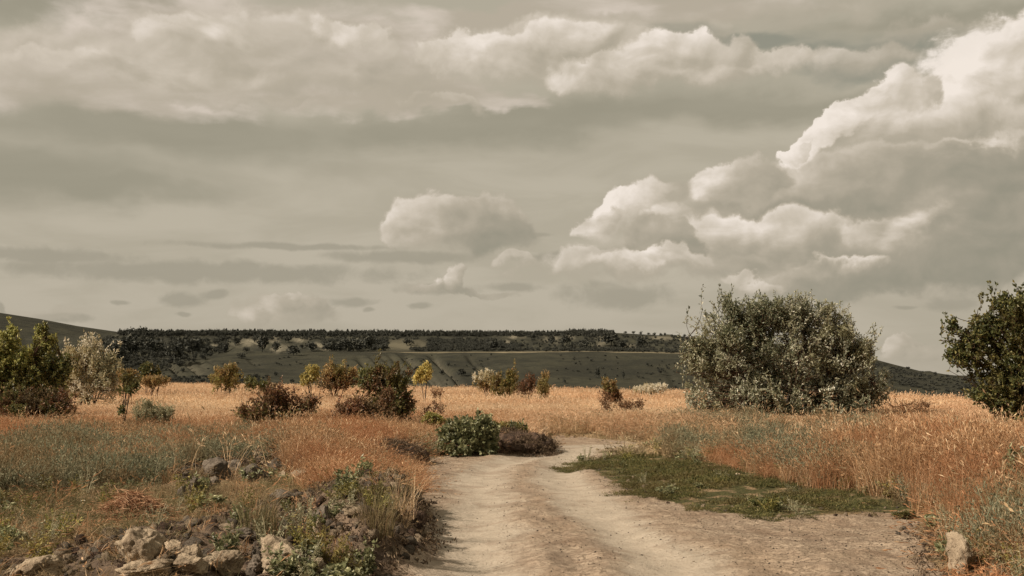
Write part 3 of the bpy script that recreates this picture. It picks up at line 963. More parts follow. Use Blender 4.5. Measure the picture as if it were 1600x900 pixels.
it = []
for px in np.arange(186, 962, 0.8):
    hgt_ = np.interp(px, [180, 250, 400, 640, 800, 870, 900, 955, 962], [8, 7.5, 8, 7, 6.5, 6, 9, 8, 4]) * random.uniform(0.8, 1.15)
    it.append((px + random.uniform(-1, 1), 524.0 + random.uniform(-1.5, 2.4), 6.5, hgt_))
hill_belt('plateau_woodland', it, HC + HT, 'long dark belt of pines along the top of the plateau')
it = []
for _ in range(520):
    px = random.uniform(668, 812); py = random.uniform(532, 547) + 1.5 * math.sin(px / 9)
    if py < np.interp(px, [668, 700, 735, 770, 812], [534, 533, 527, 534, 541]): continue
    it.append((px, py, random.uniform(5, 9), random.uniform(4, 7)))
for _ in range(420):
    px = random.uniform(150, 350); py = random.uniform(532, 592)
    if py > np.interp(px, [150, 220, 290, 350], [592, 590, 572, 552]): continue
    it.append((px, py, random.uniform(7, 13), random.uniform(6, 10)))
for _ in range(200):
    px = random.uniform(505, 605); py = random.uniform(534, 549)
    it.append((px, py, random.uniform(6, 9), random.uniform(5, 8)))
for _ in range(420):
    px = random.uniform(640, 1100); py = random.uniform(545, 549)
    it.append((px, py + np.interp(px, [640, 950, 1100], [0, 1, 4]), random.uniform(4, 7), random.uniform(3, 5)))
for _ in range(260):
    px = random.uniform(800, 1090); py = random.uniform(526, 548)
    it.append((px, py, random.uniform(3, 7), random.uniform(3, 5)))
for _ in range(160):
    px = random.uniform(340, 660); py = random.uniform(525, 532)
    it.append((px, py, random.uniform(4, 8), random.uniform(2.5, 4)))
hill_belt('hillside_thicket', it, HT, 'dark thickets massed along the terraces of the far hillside')
it = []
for _ in range(420):
    px = random.uniform(1290, 1530); t = random.random()
    it.append((px, np.interp(px, [1325, 1362, 1400, 1440, 1500], [553, 565, 575, 585, 591]) + t * 25, random.uniform(4, 8), random.uniform(2, 3.5)))
for _ in range(500):
    px = random.uniform(180, 1080); py = random.uniform(556, 625)
    if fbm(np.array([px / 50]), np.array([py / 12]), 2, 77)[0] < 0.1: continue
    it.append((px, py, random.uniform(3, 6), random.uniform(2, 4)))
for _ in range(300):
    it.append((random.uniform(180, 420), random.uniform(590, 615), random.uniform(5, 9), random.uniform(4, 6)))
hill_belt('valley_scrub', it, HT, 'low dark scrub covering the lower slopes of the valley')
# ---------------------------------------------------------------- shrubs and trees
BARK = bark_mat('grey_bark', srgb(78, 68, 58), srgb(44, 38, 33))
TWIG = bark_mat('brown_twig', srgb(96, 74, 56), srgb(56, 42, 34))
S = srgb
LM = {
    'silver': leaf_mat('silver_willow_leaf', [(0.0, S(98, 102, 82)), (0.4, S(144, 146, 120)), (0.7, S(188, 186, 160)), (1.0, S(234, 228, 208))], 0.3, 0.45, 0.5, S(132, 128, 96), 0.9),
    'silverdeep': leaf_mat('shaded_willow_leaf', [(0.0, S(70, 76, 56)), (0.5, S(104, 108, 80)), (1.0, S(166, 164, 136))], 0.3, 0.5, 0.4),  # darker willow leaf: shade among the crown's clumps is put into its colour
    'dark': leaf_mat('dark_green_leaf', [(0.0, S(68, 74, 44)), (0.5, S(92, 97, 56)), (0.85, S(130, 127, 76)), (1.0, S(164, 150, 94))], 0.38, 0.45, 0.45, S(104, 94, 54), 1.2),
    'green': leaf_mat('yellow_green_leaf', [(0.0, S(84, 86, 44)), (0.5, S(128, 124, 66)), (0.9, S(170, 160, 92)), (1.0, S(196, 178, 110))], 0.35, 0.5, 0.35, S(142, 126, 74), 1.1),
    'lefty': leaf_mat('sunlit_yellow_green_leaf', [(0.0, S(112, 118, 68)), (0.5, S(166, 166, 98)), (0.9, S(206, 202, 134)), (1.0, S(226, 218, 158))], 0.5, 0.5, 0.35, S(160, 154, 90), 1.1),  # brighter yellow-green leaf: sunlight is put into its colour
    'lime': leaf_mat('lime_leaf', [(0.0, S(134, 126, 66)), (0.5, S(184, 170, 100)), (1.0, S(222, 206, 144))], 0.4, 0.5, 0.35),
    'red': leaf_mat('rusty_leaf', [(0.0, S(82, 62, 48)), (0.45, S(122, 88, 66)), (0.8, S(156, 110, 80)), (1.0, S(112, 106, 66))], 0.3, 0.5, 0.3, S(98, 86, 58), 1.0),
    'orange': leaf_mat('orange_brown_leaf', [(0.0, S(104, 94, 62)), (0.4, S(144, 122, 82)), (0.8, S(182, 148, 102)), (1.0, S(206, 184, 132))], 0.35, 0.5, 0.3, S(126, 120, 70), 1.2),
    'pale': leaf_mat('pale_silver_leaf', [(0.0, S(176, 168, 144)), (0.45, S(220, 212, 190)), (1.0, S(246, 240, 224))], 0.45, 0.5, 0.3, S(166, 152, 108), 1.4),
    'weed': leaf_mat('broad_weed_leaf', [(0.0, S(84, 88, 60)), (0.5, S(122, 124, 86)), (0.9, S(162, 160, 120)), (1.0, S(196, 190, 150))], 0.3, 0.45, 0.4),
    'sage': leaf_mat('sage_leaf', [(0.0, S(110, 110, 86)), (0.5, S(150, 146, 116)), (1.0, S(188, 178, 146))], 0.25, 0.6, 0.2),
    'dry': leaf_mat('dried_brown_leaf', [(0.0, S(86, 66, 50)), (0.5, S(126, 94, 68)), (1.0, S(156, 118, 84))], 0.2, 0.7, 0.15),
}


def shrub(name, label, cat, px, depth, lobes, mat, leaf=(0.06, 0.025), shoots=300, per=22, slen=0.5, up=0.6, stems=7, stem_r=0.025, seed=1,
          twig=TWIG, second=None, split=0.0, group=None, gap=-0.35, spikes=(), loose=0.14, shell=0.42, base_sp=0.15, rootz=0.0, nfreq=3.0, clump=(11, 0.33)):
    """lobes: (px, py, rx, ry) ellipses in photo pixels at this depth; each becomes a real ellipsoid of leafy shoots"""
    r = np.random.default_rng(seed)
    base = ground_at(px, depth)
    base.z -= rootz
    s = depth / F
    L = []
    for q in lobes:
        a = ray(q[0], HZ)
        cx = a[0] / a[1] * depth - base.x
        cz = EYE + (HZ - q[1]) * s - base.z
        L.append((cx, q[4] if len(q) > 4 else 0.0, cz, q[2] * s, q[2] * s * 0.85, q[3] * s))
    L = np.array(L)
    root = empty(name, base, label, cat, group)
    L[:, 3:] *= 1.06
    w = (L[:, 3] * L[:, 4] * L[:, 5]) ** 0.62
    w = w + 0.025 * w.sum()
    n_try = int(shoots * 1.8)
    k = r.choice(len(L), n_try, p=w / w.sum())
    u = r.normal(size=(n_try, 3)); u /= np.linalg.norm(u, axis=1, keepdims=True)
    rr = r.random(n_try) ** shell * (1 + loose * r.normal(size=n_try))
    tip = L[k, :3] + u * rr[:, None] * L[k, 3:]
    span = max((L[:, 3:]).max(), 0.2)
    if clump and shoots > 120:             # shoots bunch into sprays with gaps between them
        nc = max(10, shoots // clump[0])
        cen = tip[r.choice(n_try, nc, replace=False)]
        near_ = cen[np.argmin(((tip[:, None] - cen[None]) ** 2).sum(2), 1)]
        tip = tip + (near_ - tip) * clump[1]
    nz = noise3(tip / span * nfreq, seed + 5)
    ok = (nz > gap) & (tip[:, 2] > 0.04)
    tip, u, k = tip[ok][:shoots], u[ok][:shoots], k[ok][:shoots]
    for (a_, b_, c_) in spikes:         # single upright shoots standing out of the crown: px, py of tip, length px
        aa = ray(a_, HZ)
        tip = np.vstack([tip, [[aa[0] / aa[1] * depth - base.x, 0, EYE + (HZ - b_) * s - base.z]]])
        u = np.vstack([u, [[0, 0, 3.0]]]); k = np.append(k, 0)
    ns = len(tip)
    d = u * (1 - up) + np.array([0, 0, 1.0]) * up + r.normal(size=(ns, 3)) * 0.25
    d /= np.linalg.norm(d, axis=1, keepdims=True)
    ln = slen * (0.55 + 0.8 * r.random(ns))
    st = tip - d * ln[:, None]
    st[:, 2] = np.maximum(st[:, 2], 0.03)
    t = np.linspace(0, 1, 4)[None, :, None]
    bend = r.normal(size=(ns, 1, 3)) * 0.06 * ln[:, None, None]
    sh = st[:, None] * (1 - t) + tip[:, None] * t + bend * np.sin(t * np.pi)
    # main stems
    mk = r.choice(len(L), stems, p=w / w.sum())
    mu = r.normal(size=(stems, 3)); mu /= np.linalg.norm(mu, axis=1, keepdims=True)
    me_ = L[mk, :3] + mu * L[mk, 3:] * 0.55
    b0 = r.normal(size=(stems, 3)) * [base_sp, base_sp, 0]; b0[:, 2] = -0.08
    tt = np.linspace(0, 1, 7)[None, :, None]
    ctrl = b0 * 0.6 + me_ * 0.4; ctrl[:, 2] = me_[:, 2] * 0.62
    ctrl[:, :2] += r.normal(size=(stems, 2)) * 0.06 * span
    main = b0[:, None] * (1 - tt) ** 2 + 2 * ctrl[:, None] * tt * (1 - tt) + me_[:, None] * tt ** 2
    main += r.normal(size=main.shape) * 0.012 * span
    mv, mq = tubes(main, stem_r * (0.7 + 0.6 * r.random(stems)), stem_r * 0.3, 6)
    mesh_obj('trunk' if cat == 'tree' else 'stem', mesh_np(name + '_stem', mv, mq, None, BARK if cat == 'tree' else twig, True), root)
    # side branches: shoot start to the nearest lower point of a main stem
    mp = main[:, 2:].reshape(-1, 3)
    dd = np.linalg.norm(st[:, None] - mp[None], axis=2) + 0.8 * np.maximum(mp[None, :, 2] - st[:, None, 2], 0)
    near = mp[np.argmin(dd, 1)]
    t3 = np.linspace(0, 1, 4)[None, :, None]
    c3 = (near + st) / 2 + r.normal(size=(ns, 3)) * 0.05 * span - [0, 0, 0.02 * span]
    br = near[:, None] * (1 - t3) ** 2 + 2 * c3[:, None] * t3 * (1 - t3) + st[:, None] * t3 ** 2
    bv, bq = tubes(br, stem_r * 0.28, stem_r * 0.13, 3)
    sv, sq = tubes(sh, stem_r * 0.13, stem_r * 0.05, 3)
    mesh_obj('branches', mesh_np(name + '_branches', np.vstack([bv, sv]), np.vstack([bq, sq + len(bv)]), None, twig, False), root)
    # leaves along the shoots (and a few along the side branches)
    def on(paths, per_, lo):
        q, mm, _ = paths.shape
        tpar = lo + (1 - lo) * r.random((q, per_))
        f = tpar * (mm - 1); i0 = np.clip(f.astype(int), 0, mm - 2); fr = (f - i0)[..., None]
        ar = np.arange(q)[:, None]
        p = paths[ar, i0] * (1 - fr) + paths[ar, i0 + 1] * fr
        ax = paths[ar, i0 + 1] - paths[ar, i0]; ax /= np.linalg.norm(ax, axis=2, keepdims=True) + 1e-9
        return p.reshape(-1, 3), ax.reshape(-1, 3)
    p1, a1_ = on(sh, per, 0.05)
    p2, a2_ = on(br, max(2, per // 5), 0.3)
    p = np.vstack([p1, p2]); ax = np.vstack([a1_, a2_])
    nl = len(p)
    dv = ax * 0.75 + r.normal(size=(nl, 3)) * 0.55
    lv, lq = leaves(p + r.normal(size=(nl, 3)) * leaf[0] * 0.2, dv, leaf[0] * (0.6 + 0.7 * r.random(nl)), leaf[1] * (0.7 + 0.6 * r.random(nl)), r)
    lv[:, 2] = np.maximum(lv[:, 2], 0.0)
    me2 = mesh_np(name + '_crown', lv, lq, None, LM[mat], False)
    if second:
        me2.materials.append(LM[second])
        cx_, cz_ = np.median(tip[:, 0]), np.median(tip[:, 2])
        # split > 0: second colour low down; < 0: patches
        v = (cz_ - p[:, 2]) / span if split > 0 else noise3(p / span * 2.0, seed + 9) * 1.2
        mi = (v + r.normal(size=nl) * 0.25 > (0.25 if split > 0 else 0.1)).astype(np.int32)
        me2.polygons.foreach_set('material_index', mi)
    mesh_obj('crown' if cat == 'tree' else 'foliage', me2, root)
    return root


# --- the two big trees
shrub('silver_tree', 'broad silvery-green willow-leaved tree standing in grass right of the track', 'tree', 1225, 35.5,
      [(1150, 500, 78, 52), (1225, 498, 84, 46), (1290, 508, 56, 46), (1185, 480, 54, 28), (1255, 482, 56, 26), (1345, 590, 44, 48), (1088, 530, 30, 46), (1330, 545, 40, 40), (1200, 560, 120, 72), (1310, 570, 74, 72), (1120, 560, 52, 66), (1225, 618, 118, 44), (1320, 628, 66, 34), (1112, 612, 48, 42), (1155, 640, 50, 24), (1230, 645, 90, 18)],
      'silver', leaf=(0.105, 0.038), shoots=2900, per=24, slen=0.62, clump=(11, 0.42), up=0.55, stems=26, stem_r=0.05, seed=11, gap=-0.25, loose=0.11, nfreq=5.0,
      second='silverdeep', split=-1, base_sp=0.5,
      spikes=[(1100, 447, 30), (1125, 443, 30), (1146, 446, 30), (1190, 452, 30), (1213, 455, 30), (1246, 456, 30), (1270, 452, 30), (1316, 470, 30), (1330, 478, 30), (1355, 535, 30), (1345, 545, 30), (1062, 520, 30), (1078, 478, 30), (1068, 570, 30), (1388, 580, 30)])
shrub('dark_tree', 'tall dark green broad-leaved tree cut by the right edge', 'tree', 1612, 29.5,
      [(1598, 500, 60, 48), (1570, 560, 66, 60), (1640, 560, 100, 110), (1518, 528, 34, 22), (1560, 615, 48, 26), (1612, 640, 60, 34), (1600, 470, 46, 24), (1690, 500, 90, 80), (1492, 505, 12, 12), (1500, 548, 20, 10), (1538, 500, 22, 16), (1580, 655, 24, 16)],
      'dark', leaf=(0.10, 0.062), shoots=1700, per=22, slen=0.5, up=0.42, stems=22, stem_r=0.05, seed=12, gap=-0.30, base_sp=0.3, shell=0.45,
      spikes=[(1480, 488, 20), (1476, 503, 20), (1550, 440, 20), (1562, 446, 20), (1592, 444, 20), (1538, 458, 20), (1480, 552, 20)])
# --- left group
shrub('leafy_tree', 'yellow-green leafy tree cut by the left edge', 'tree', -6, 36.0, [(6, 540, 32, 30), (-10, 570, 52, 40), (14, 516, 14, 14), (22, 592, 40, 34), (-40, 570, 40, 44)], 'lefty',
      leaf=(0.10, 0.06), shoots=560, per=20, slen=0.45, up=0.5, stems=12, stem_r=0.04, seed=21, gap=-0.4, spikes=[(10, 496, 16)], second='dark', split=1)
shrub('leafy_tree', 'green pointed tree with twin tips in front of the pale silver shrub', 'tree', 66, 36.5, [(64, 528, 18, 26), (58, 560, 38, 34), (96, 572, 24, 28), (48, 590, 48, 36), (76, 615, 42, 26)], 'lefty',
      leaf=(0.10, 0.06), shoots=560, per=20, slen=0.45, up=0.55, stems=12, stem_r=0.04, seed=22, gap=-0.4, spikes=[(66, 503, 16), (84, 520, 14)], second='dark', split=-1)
shrub('rusty_shrub', 'low dark rusty shrub below the left edge trees', 'shrub', 62, 31.5, [(20, 618, 42, 24), (88, 620, 44, 22), (50, 632, 76, 14), (-25, 620, 40, 26)], 'red',
      leaf=(0.07, 0.038), shoots=620, per=20, slen=0.35, up=0.5, stems=14, stem_r=0.018, seed=23, second='dark', split=-1, gap=-0.5, base_sp=0.5)
shrub('pale_shrub', 'tall pale silvery shrub behind the left edge trees', 'shrub', 142, 46.0, [(132, 550, 34, 30), (140, 585, 50, 30), (168, 576, 24, 30), (112, 584, 26, 28)], 'pale',
      leaf=(0.13, 0.045), shoots=620, per=18, slen=0.6, up=0.65, stems=12, stem_r=0.03, seed=24, gap=-0.55, loose=0.2, spikes=[(130, 517, 20), (106, 530, 18), (152, 524, 18), (176, 548, 16)], second='sage', split=-1)
shrub('leafy_shrub', 'small orange-green shrub right of the pale silvery shrub', 'shrub', 198, 44.0, [(198, 584, 16, 14), (208, 592, 10, 10)], 'orange', leaf=(0.09, 0.045), shoots=140, per=16, slen=0.35, stems=6, stem_r=0.02, seed=25)
shrub('leafy_shrub', 'round dark green shrub on the field edge behind the sapling', 'shrub', 232, 62.0, [(230, 578, 16, 14), (244, 586, 10, 10)], 'dark', leaf=(0.13, 0.07), shoots=160, per=16, slen=0.45, stems=6, stem_r=0.025, seed=26)
shrub('leafy_shrub', 'low flat orange-green shrub on the field edge at left', 'shrub', 240, 58.0, [(240, 592, 24, 8)], 'orange', leaf=(0.10, 0.05), shoots=140, per=16, slen=0.3, stems=6, stem_r=0.02, seed=27)
shrub('sapling', 'thin young sapling with sparse dark leaves in the left grass', 'tree', 194, 25.0, [(200, 606, 18, 9), (196, 590, 9, 12), (192, 640, 5, 12), (213, 600, 8, 4)], 'dark', leaf=(0.075, 0.045), shoots=48, per=10, slen=0.18, up=0.4, stems=3, stem_r=0.014, seed=28, gap=-1, base_sp=0.02)
shrub('sage_shrub', 'small grey-white sage shrub in the dry grass at left', 'shrub', 236, 26.0, [(228, 640, 26, 13), (258, 640, 20, 11), (232, 626, 14, 9)], 'sage', leaf=(0.05, 0.02), shoots=230, per=18, slen=0.22, up=0.7, stems=9, stem_r=0.008, seed=29)
shrub('leafy_shrub', 'rounded yellow-brown shrub on the far field edge left of centre', 'shrub', 352, 60.0, [(352, 588, 27, 20), (362, 578, 14, 12)], 'orange', leaf=(0.11, 0.055), loose=0.2, gap=-0.15, shoots=300, per=15, slen=0.42, stems=9, stem_r=0.025, seed=30, spikes=[(358, 565, 10)], second='green', split=1)
shrub('leafy_shrub', 'low green shrub just right of the yellow-brown shrub', 'shrub', 398, 66.0, [(392, 596, 14, 8), (415, 600, 14, 6)], 'dark', leaf=(0.12, 0.06), shoots=130, per=14, slen=0.35, stems=6, stem_r=0.02, seed=31)
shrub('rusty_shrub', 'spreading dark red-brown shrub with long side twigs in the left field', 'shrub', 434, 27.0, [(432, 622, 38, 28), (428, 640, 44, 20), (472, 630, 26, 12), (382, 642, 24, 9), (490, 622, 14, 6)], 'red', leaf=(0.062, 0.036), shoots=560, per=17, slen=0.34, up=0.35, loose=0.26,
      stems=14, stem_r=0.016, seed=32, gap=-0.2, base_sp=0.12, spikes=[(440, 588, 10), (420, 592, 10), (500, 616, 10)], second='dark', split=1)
shrub('sapling', 'bright lime-leaved young tree beside the orange-green bush', 'tree', 487, 58.0, [(487, 580, 14, 14), (478, 588, 8, 8)], 'lime', leaf=(0.12, 0.06), shoots=150, per=16, slen=0.35, stems=5, stem_r=0.02, seed=33)
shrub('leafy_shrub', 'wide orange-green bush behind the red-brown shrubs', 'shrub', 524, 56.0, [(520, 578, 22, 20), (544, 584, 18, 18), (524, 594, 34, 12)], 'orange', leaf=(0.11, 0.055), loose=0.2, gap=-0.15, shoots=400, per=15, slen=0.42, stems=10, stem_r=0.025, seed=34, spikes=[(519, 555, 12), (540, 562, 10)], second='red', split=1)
shrub('leafy_shrub', 'tall dark green and brown bush at the centre with a spiky top', 'shrub', 606, 28.0, [(584, 584, 26, 20), (612, 588, 28, 24), (618, 618, 30, 26), (600, 640, 34, 26), (634, 626, 14, 12)], 'dark', leaf=(0.075, 0.045), shoots=800, per=19, slen=0.38, up=0.6, loose=0.2,
      stems=16, stem_r=0.02, seed=35, gap=-0.2, nfreq=5.0, spikes=[(591, 546, 14), (588, 556, 12), (605, 564, 10), (620, 566, 10)], second='red', split=-1)
shrub('rusty_shrub', 'dense rusty red-brown shrub in front of the tall central bush', 'shrub', 574, 26.8, [(566, 630, 34, 20), (545, 640, 26, 16), (590, 645, 34, 20), (575, 655, 44, 12), (604, 612, 14, 10)], 'red', leaf=(0.055, 0.03), loose=0.22, shoots=680, per=18, slen=0.3, up=0.55,
      stems=14, stem_r=0.014, seed=36, gap=-0.5, spikes=[(532, 618, 10)], base_sp=0.3)
shrub('sapling', 'slender yellow-leaved young tree with a bare stem right of the central bush', 'tree', 664, 52.0, [(664, 580, 11, 13), (652, 586, 10, 8), (668, 572, 7, 8)], 'lime', leaf=(0.11, 0.06), shoots=150, per=14, slen=0.32, stems=3, stem_r=0.028, seed=37, base_sp=0.02)
shrub('dry_weed', 'brown dried weed standing under the yellow young tree', 'weed', 684, 40.0, [(684, 610, 14, 5), (676, 606, 6, 4)], 'dry', leaf=(0.05, 0.025), shoots=50, per=8, slen=0.25, stems=6, stem_r=0.007, seed=38, gap=-1)
shrub('dry_weed', 'tall red-brown dock weed left of the broad-leaved weed mound', 'weed', 679, 28.0, [(679, 632, 8, 8), (668, 636, 8, 4), (690, 634, 8, 5)], 'red', leaf=(0.05, 0.025), shoots=36, per=9, slen=0.2, stems=5, stem_r=0.006, seed=39, gap=-1, spikes=[(678, 622, 10)])
shrub('leafy_shrub', 'low yellow-green weed clump left of the big weed mound', 'shrub', 676, 26.0, [(674, 650, 16, 8), (684, 655, 14, 7)], 'green', leaf=(0.06, 0.04), shoots=130, per=14, slen=0.18, stems=6, stem_r=0.008, seed=40)
shrub('pale_shrub', 'pale pinkish-white flowering bush on the field edge', 'shrub', 762, 58.0, [(756, 588, 18, 13), (770, 592, 18, 12)], 'pale', leaf=(0.12, 0.05), shoots=260, per=16, slen=0.4, stems=8, stem_r=0.02, seed=41, second='orange', split=1)
shrub('leafy_shrub', 'yellow-green upright bush touching the pale flowering bush', 'shrub', 790, 57.0, [(784, 592, 16, 16), (800, 590, 11, 15), (790, 603, 22, 8)], 'green', leaf=(0.11, 0.05), shoots=300, per=16, slen=0.42, up=0.8, stems=9, stem_r=0.02, seed=42, spikes=[(805, 562, 20), (804, 570, 14)], second='orange', split=-1)
shrub('leafy_shrub', 'small red-leaved bush left of the green and orange sapling', 'shrub', 826, 55.0, [(828, 594, 13, 12), (818, 602, 12, 8)], 'red', leaf=(0.09, 0.045), shoots=120, per=13, slen=0.36, up=0.8, stems=6, stem_r=0.015, seed=43, gap=-0.8)
shrub('leafy_shrub', 'upright orange and green sapling bush on the field edge', 'shrub', 850, 54.0, [(850, 592, 10, 16), (848, 604, 12, 8)], 'orange', leaf=(0.09, 0.045), shoots=150, per=14, slen=0.36, up=0.85, stems=6, stem_r=0.018, seed=44, gap=-0.8)
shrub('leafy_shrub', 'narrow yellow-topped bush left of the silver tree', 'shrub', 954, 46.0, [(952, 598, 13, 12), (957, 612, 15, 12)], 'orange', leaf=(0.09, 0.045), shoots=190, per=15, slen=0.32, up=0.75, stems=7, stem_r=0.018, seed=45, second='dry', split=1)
shrub('dry_weed', 'sparse dark dried weed below the yellow-topped bush', 'weed', 945, 33.0, [(942, 622, 10, 10), (948, 632, 12, 8)], 'dry', leaf=(0.045, 0.025), shoots=50, per=9, slen=0.25, stems=8, stem_r=0.006, seed=46, gap=-1)
shrub('dry_weed', 'wide tangle of dried brown weeds left of the silver tree', 'weed', 982, 33.0, [(980, 630, 26, 10), (1000, 628, 10, 8)], 'dry', leaf=(0.045, 0.028), shoots=110, per=9, slen=0.28, up=0.4, stems=12, stem_r=0.006, seed=47, gap=-1, base_sp=0.25)
shrub('pale_shrub', 'low white-silver shrub on the field edge left of the silver tree', 'shrub', 1014, 62.0, [(1008, 606, 22, 6), (1024, 603, 16, 7)], 'pale', leaf=(0.14, 0.05), shoots=230, per=15, slen=0.4, up=0.8, stems=9, stem_r=0.018, seed=48)
shrub('dry_weed', 'thin bare-stemmed dried weeds right of the silver tree', 'weed', 1400, 33.0, [(1412, 632, 30, 9), (1384, 648, 12, 12), (1440, 630, 24, 7)], 'dry', leaf=(0.045, 0.03), shoots=120, per=9, slen=0.35, up=0.3, stems=9, stem_r=0.006, seed=49, gap=-1, base_sp=0.2)
shrub('dry_weed', 'small reddish dried weed under the dark tree', 'weed', 1540, 25.0, [(1535, 662, 20, 8), (1515, 664, 14, 4)], 'dry', leaf=(0.045, 0.028), shoots=60, per=9, slen=0.25, up=0.4, stems=8, stem_r=0.006, seed=50, gap=-1, base_sp=0.1)
# --- weeds by the track
shrub('broad_leaved_weeds', 'large mound of broad green leaves beside the bend of the track', 'weeds', 731, 22.8, [(726, 672, 32, 22), (752, 664, 22, 16), (730, 694, 44, 16), (704, 676, 18, 14), (762, 690, 16, 16)], 'weed', leaf=(0.095, 0.07), shoots=640, per=13, slen=0.26, up=0.5, loose=0.2, clump=(8, 0.2),
      stems=16, stem_r=0.009, seed=51, gap=-0.6, base_sp=0.3, spikes=[(747, 642, 8), (718, 650, 8)])
shrub('broad_leaved_weeds', 'drying olive weeds growing on top of the dark soil heap', 'weeds', 795, 24.8, [(785, 664, 22, 10), (812, 664, 16, 8), (798, 672, 26, 8)], 'green', leaf=(0.06, 0.04), shoots=260, per=13, slen=0.18, stems=10, stem_r=0.007, seed=52, gap=-0.6, base_sp=0.3, second='weed', split=-1)
shrub('broad_leaved_weeds', 'tall leafy weeds on the far tip of the green patch', 'weeds', 1014, 25.5, [(1012, 700, 18, 11), (992, 707, 16, 8), (1038, 703, 20, 10)], 'weed', leaf=(0.075, 0.055), shoots=240, per=12, slen=0.22, stems=9, stem_r=0.008, seed=53, gap=-0.6, base_sp=0.25, spikes=[(1015, 688, 8), (988, 697, 8)])
shrub('broad_leaved_weeds', 'small leafy weed at the left tip of the green patch', 'weeds', 948, 22.4, [(948, 713, 8, 6)], 'weed', leaf=(0.07, 0.045), shoots=34, per=10, slen=0.14, stems=5, stem_r=0.007, seed=54, gap=-1)
shrub('broad_leaved_weeds', 'dark green low weeds between the soil heaps left of the track', 'weeds', 632, 23.5, [(625, 686, 26, 9), (650, 694, 20, 7), (690, 706, 20, 5)], 'dark', leaf=(0.06, 0.04), shoots=240, per=13, slen=0.16, stems=9, stem_r=0.007, seed=55, gap=-0.6, base_sp=0.3)
shrub('sage_shrub', 'small pale cream-flowered shrub on the green patch', 'shrub', 1158, 19.6, [(1158, 716, 17, 13), (1150, 722, 12, 9)], 'pale', leaf=(0.034, 0.014), shoots=190, per=16, slen=0.16, up=0.7, stems=8, stem_r=0.005, seed=56, second='weed', split=1)
shrub('broad_leaved_weeds', 'dark leafy weed left of the pale cream-flowered shrub', 'weeds', 1105, 20.5, [(1108, 708, 10, 8), (1095, 714, 10, 6)], 'dark', leaf=(0.05, 0.03), shoots=60, per=12, slen=0.15, stems=6, stem_r=0.006, seed=57)
shrub('leafy_shrub', 'near shrub whose green leaves enter at the right edge', 'shrub', 1650, 12.5, [(1612, 712, 30, 26), (1640, 740, 40, 40), (1585, 722, 8, 4), (1576, 698, 8, 5)], 'weed', leaf=(0.058, 0.034), shoots=150, per=11, slen=0.26, up=0.2, stems=8, stem_r=0.008, seed=58, gap=-0.7, second='dark', split=1)
shrub('broad_leaved_weeds', 'low green weeds around the pale upright rock at bottom right', 'weeds', 1550, 9.6, [(1548, 845, 34, 14), (1575, 835, 22, 20), (1530, 862, 22, 10)], 'weed', leaf=(0.035, 0.02), shoots=150, per=12, slen=0.12, stems=8, stem_r=0.003, seed=59, gap=-0.7, base_sp=0.1)
shrub('broad_leaved_weeds', 'green weeds with white flowers among the rocks at bottom left', 'weeds', 480, 9.4, [(470, 852, 40, 14), (500, 842, 32, 16), (515, 870, 34, 14), (540, 850, 26, 16)], 'weed', leaf=(0.030, 0.017), shoots=330, per=13, slen=0.10, stems=12, stem_r=0.0025, seed=60, gap=-0.5, base_sp=0.15)
shrub('broad_leaved_weeds', 'dark green tuft of weeds on the road margin at right', 'weeds', 1402, 12.8, [(1400, 806, 20, 8), (1410, 800, 14, 6)], 'dark', leaf=(0.03, 0.016), shoots=170, per=12, slen=0.08, stems=8, stem_r=0.003, seed=61, gap=-0.8, base_sp=0.1)
# ---------------------------------------------------------------- rocks, heaps and clods
ROCK = rock_mat('tan_limestone', srgb(172, 155, 131), srgb(138, 122, 102), srgb(94, 82, 69))
ROCKT = rock_mat('tan_clod', srgb(158, 141, 118), srgb(124, 109, 91), srgb(88, 76, 64), 5.0)
ROCKD = rock_mat('grey_brown_clod', srgb(116, 106, 94), srgb(88, 80, 70), srgb(62, 54, 48))
SOILM = rock_mat('dark_heaped_soil', srgb(96, 78, 66), srgb(70, 58, 50), srgb(122, 102, 82), 9.0)


def ico(sub):
    import bmesh
    bm = bmesh.new(); bmesh.ops.create_icosphere(bm, subdivisions=sub, radius=1.0)
    v = np.array([q.co[:] for q in bm.verts]); f = np.array([[w.index for w in t.verts] for t in bm.faces])
    bm.free()
    return v, f


ICO = {k: ico(k) for k in (1, 2, 3, 4, 5)}


def rock_mesh(name, seed, mat, size=(1, 1, 1), sub=4, cuts=7, rough_=0.15, flat_=True):
    r = np.random.default_rng(seed)
    v, f = ICO[sub]
    v = v.copy()
    for _ in range(cuts + 5):
        nrm = r.normal(size=3); nrm /= np.linalg.norm(nrm)
        d = 0.42 + 0.40 * r.random()
        over = np.maximum(v @ nrm - d, 0)
        v -= over[:, None] * nrm * 0.92
    nn = v / (np.linalg.norm(v, axis=1, keepdims=True) + 1e-9)
    v = v + nn * (rough_ * noise3(v * 2.6, seed + 1, 3) + 0.45 * rough_ * noise3(v * 7.0, seed + 2, 3) + 0.34 * rough_ * noise3(v * 18.0, seed + 4, 3) + 0.16 * rough_ * noise3(v * 48.0, seed + 6, 2))[:, None]
    v = v * np.array(size) * 0.5
    return mesh_np(name, v, None, f, mat, True)


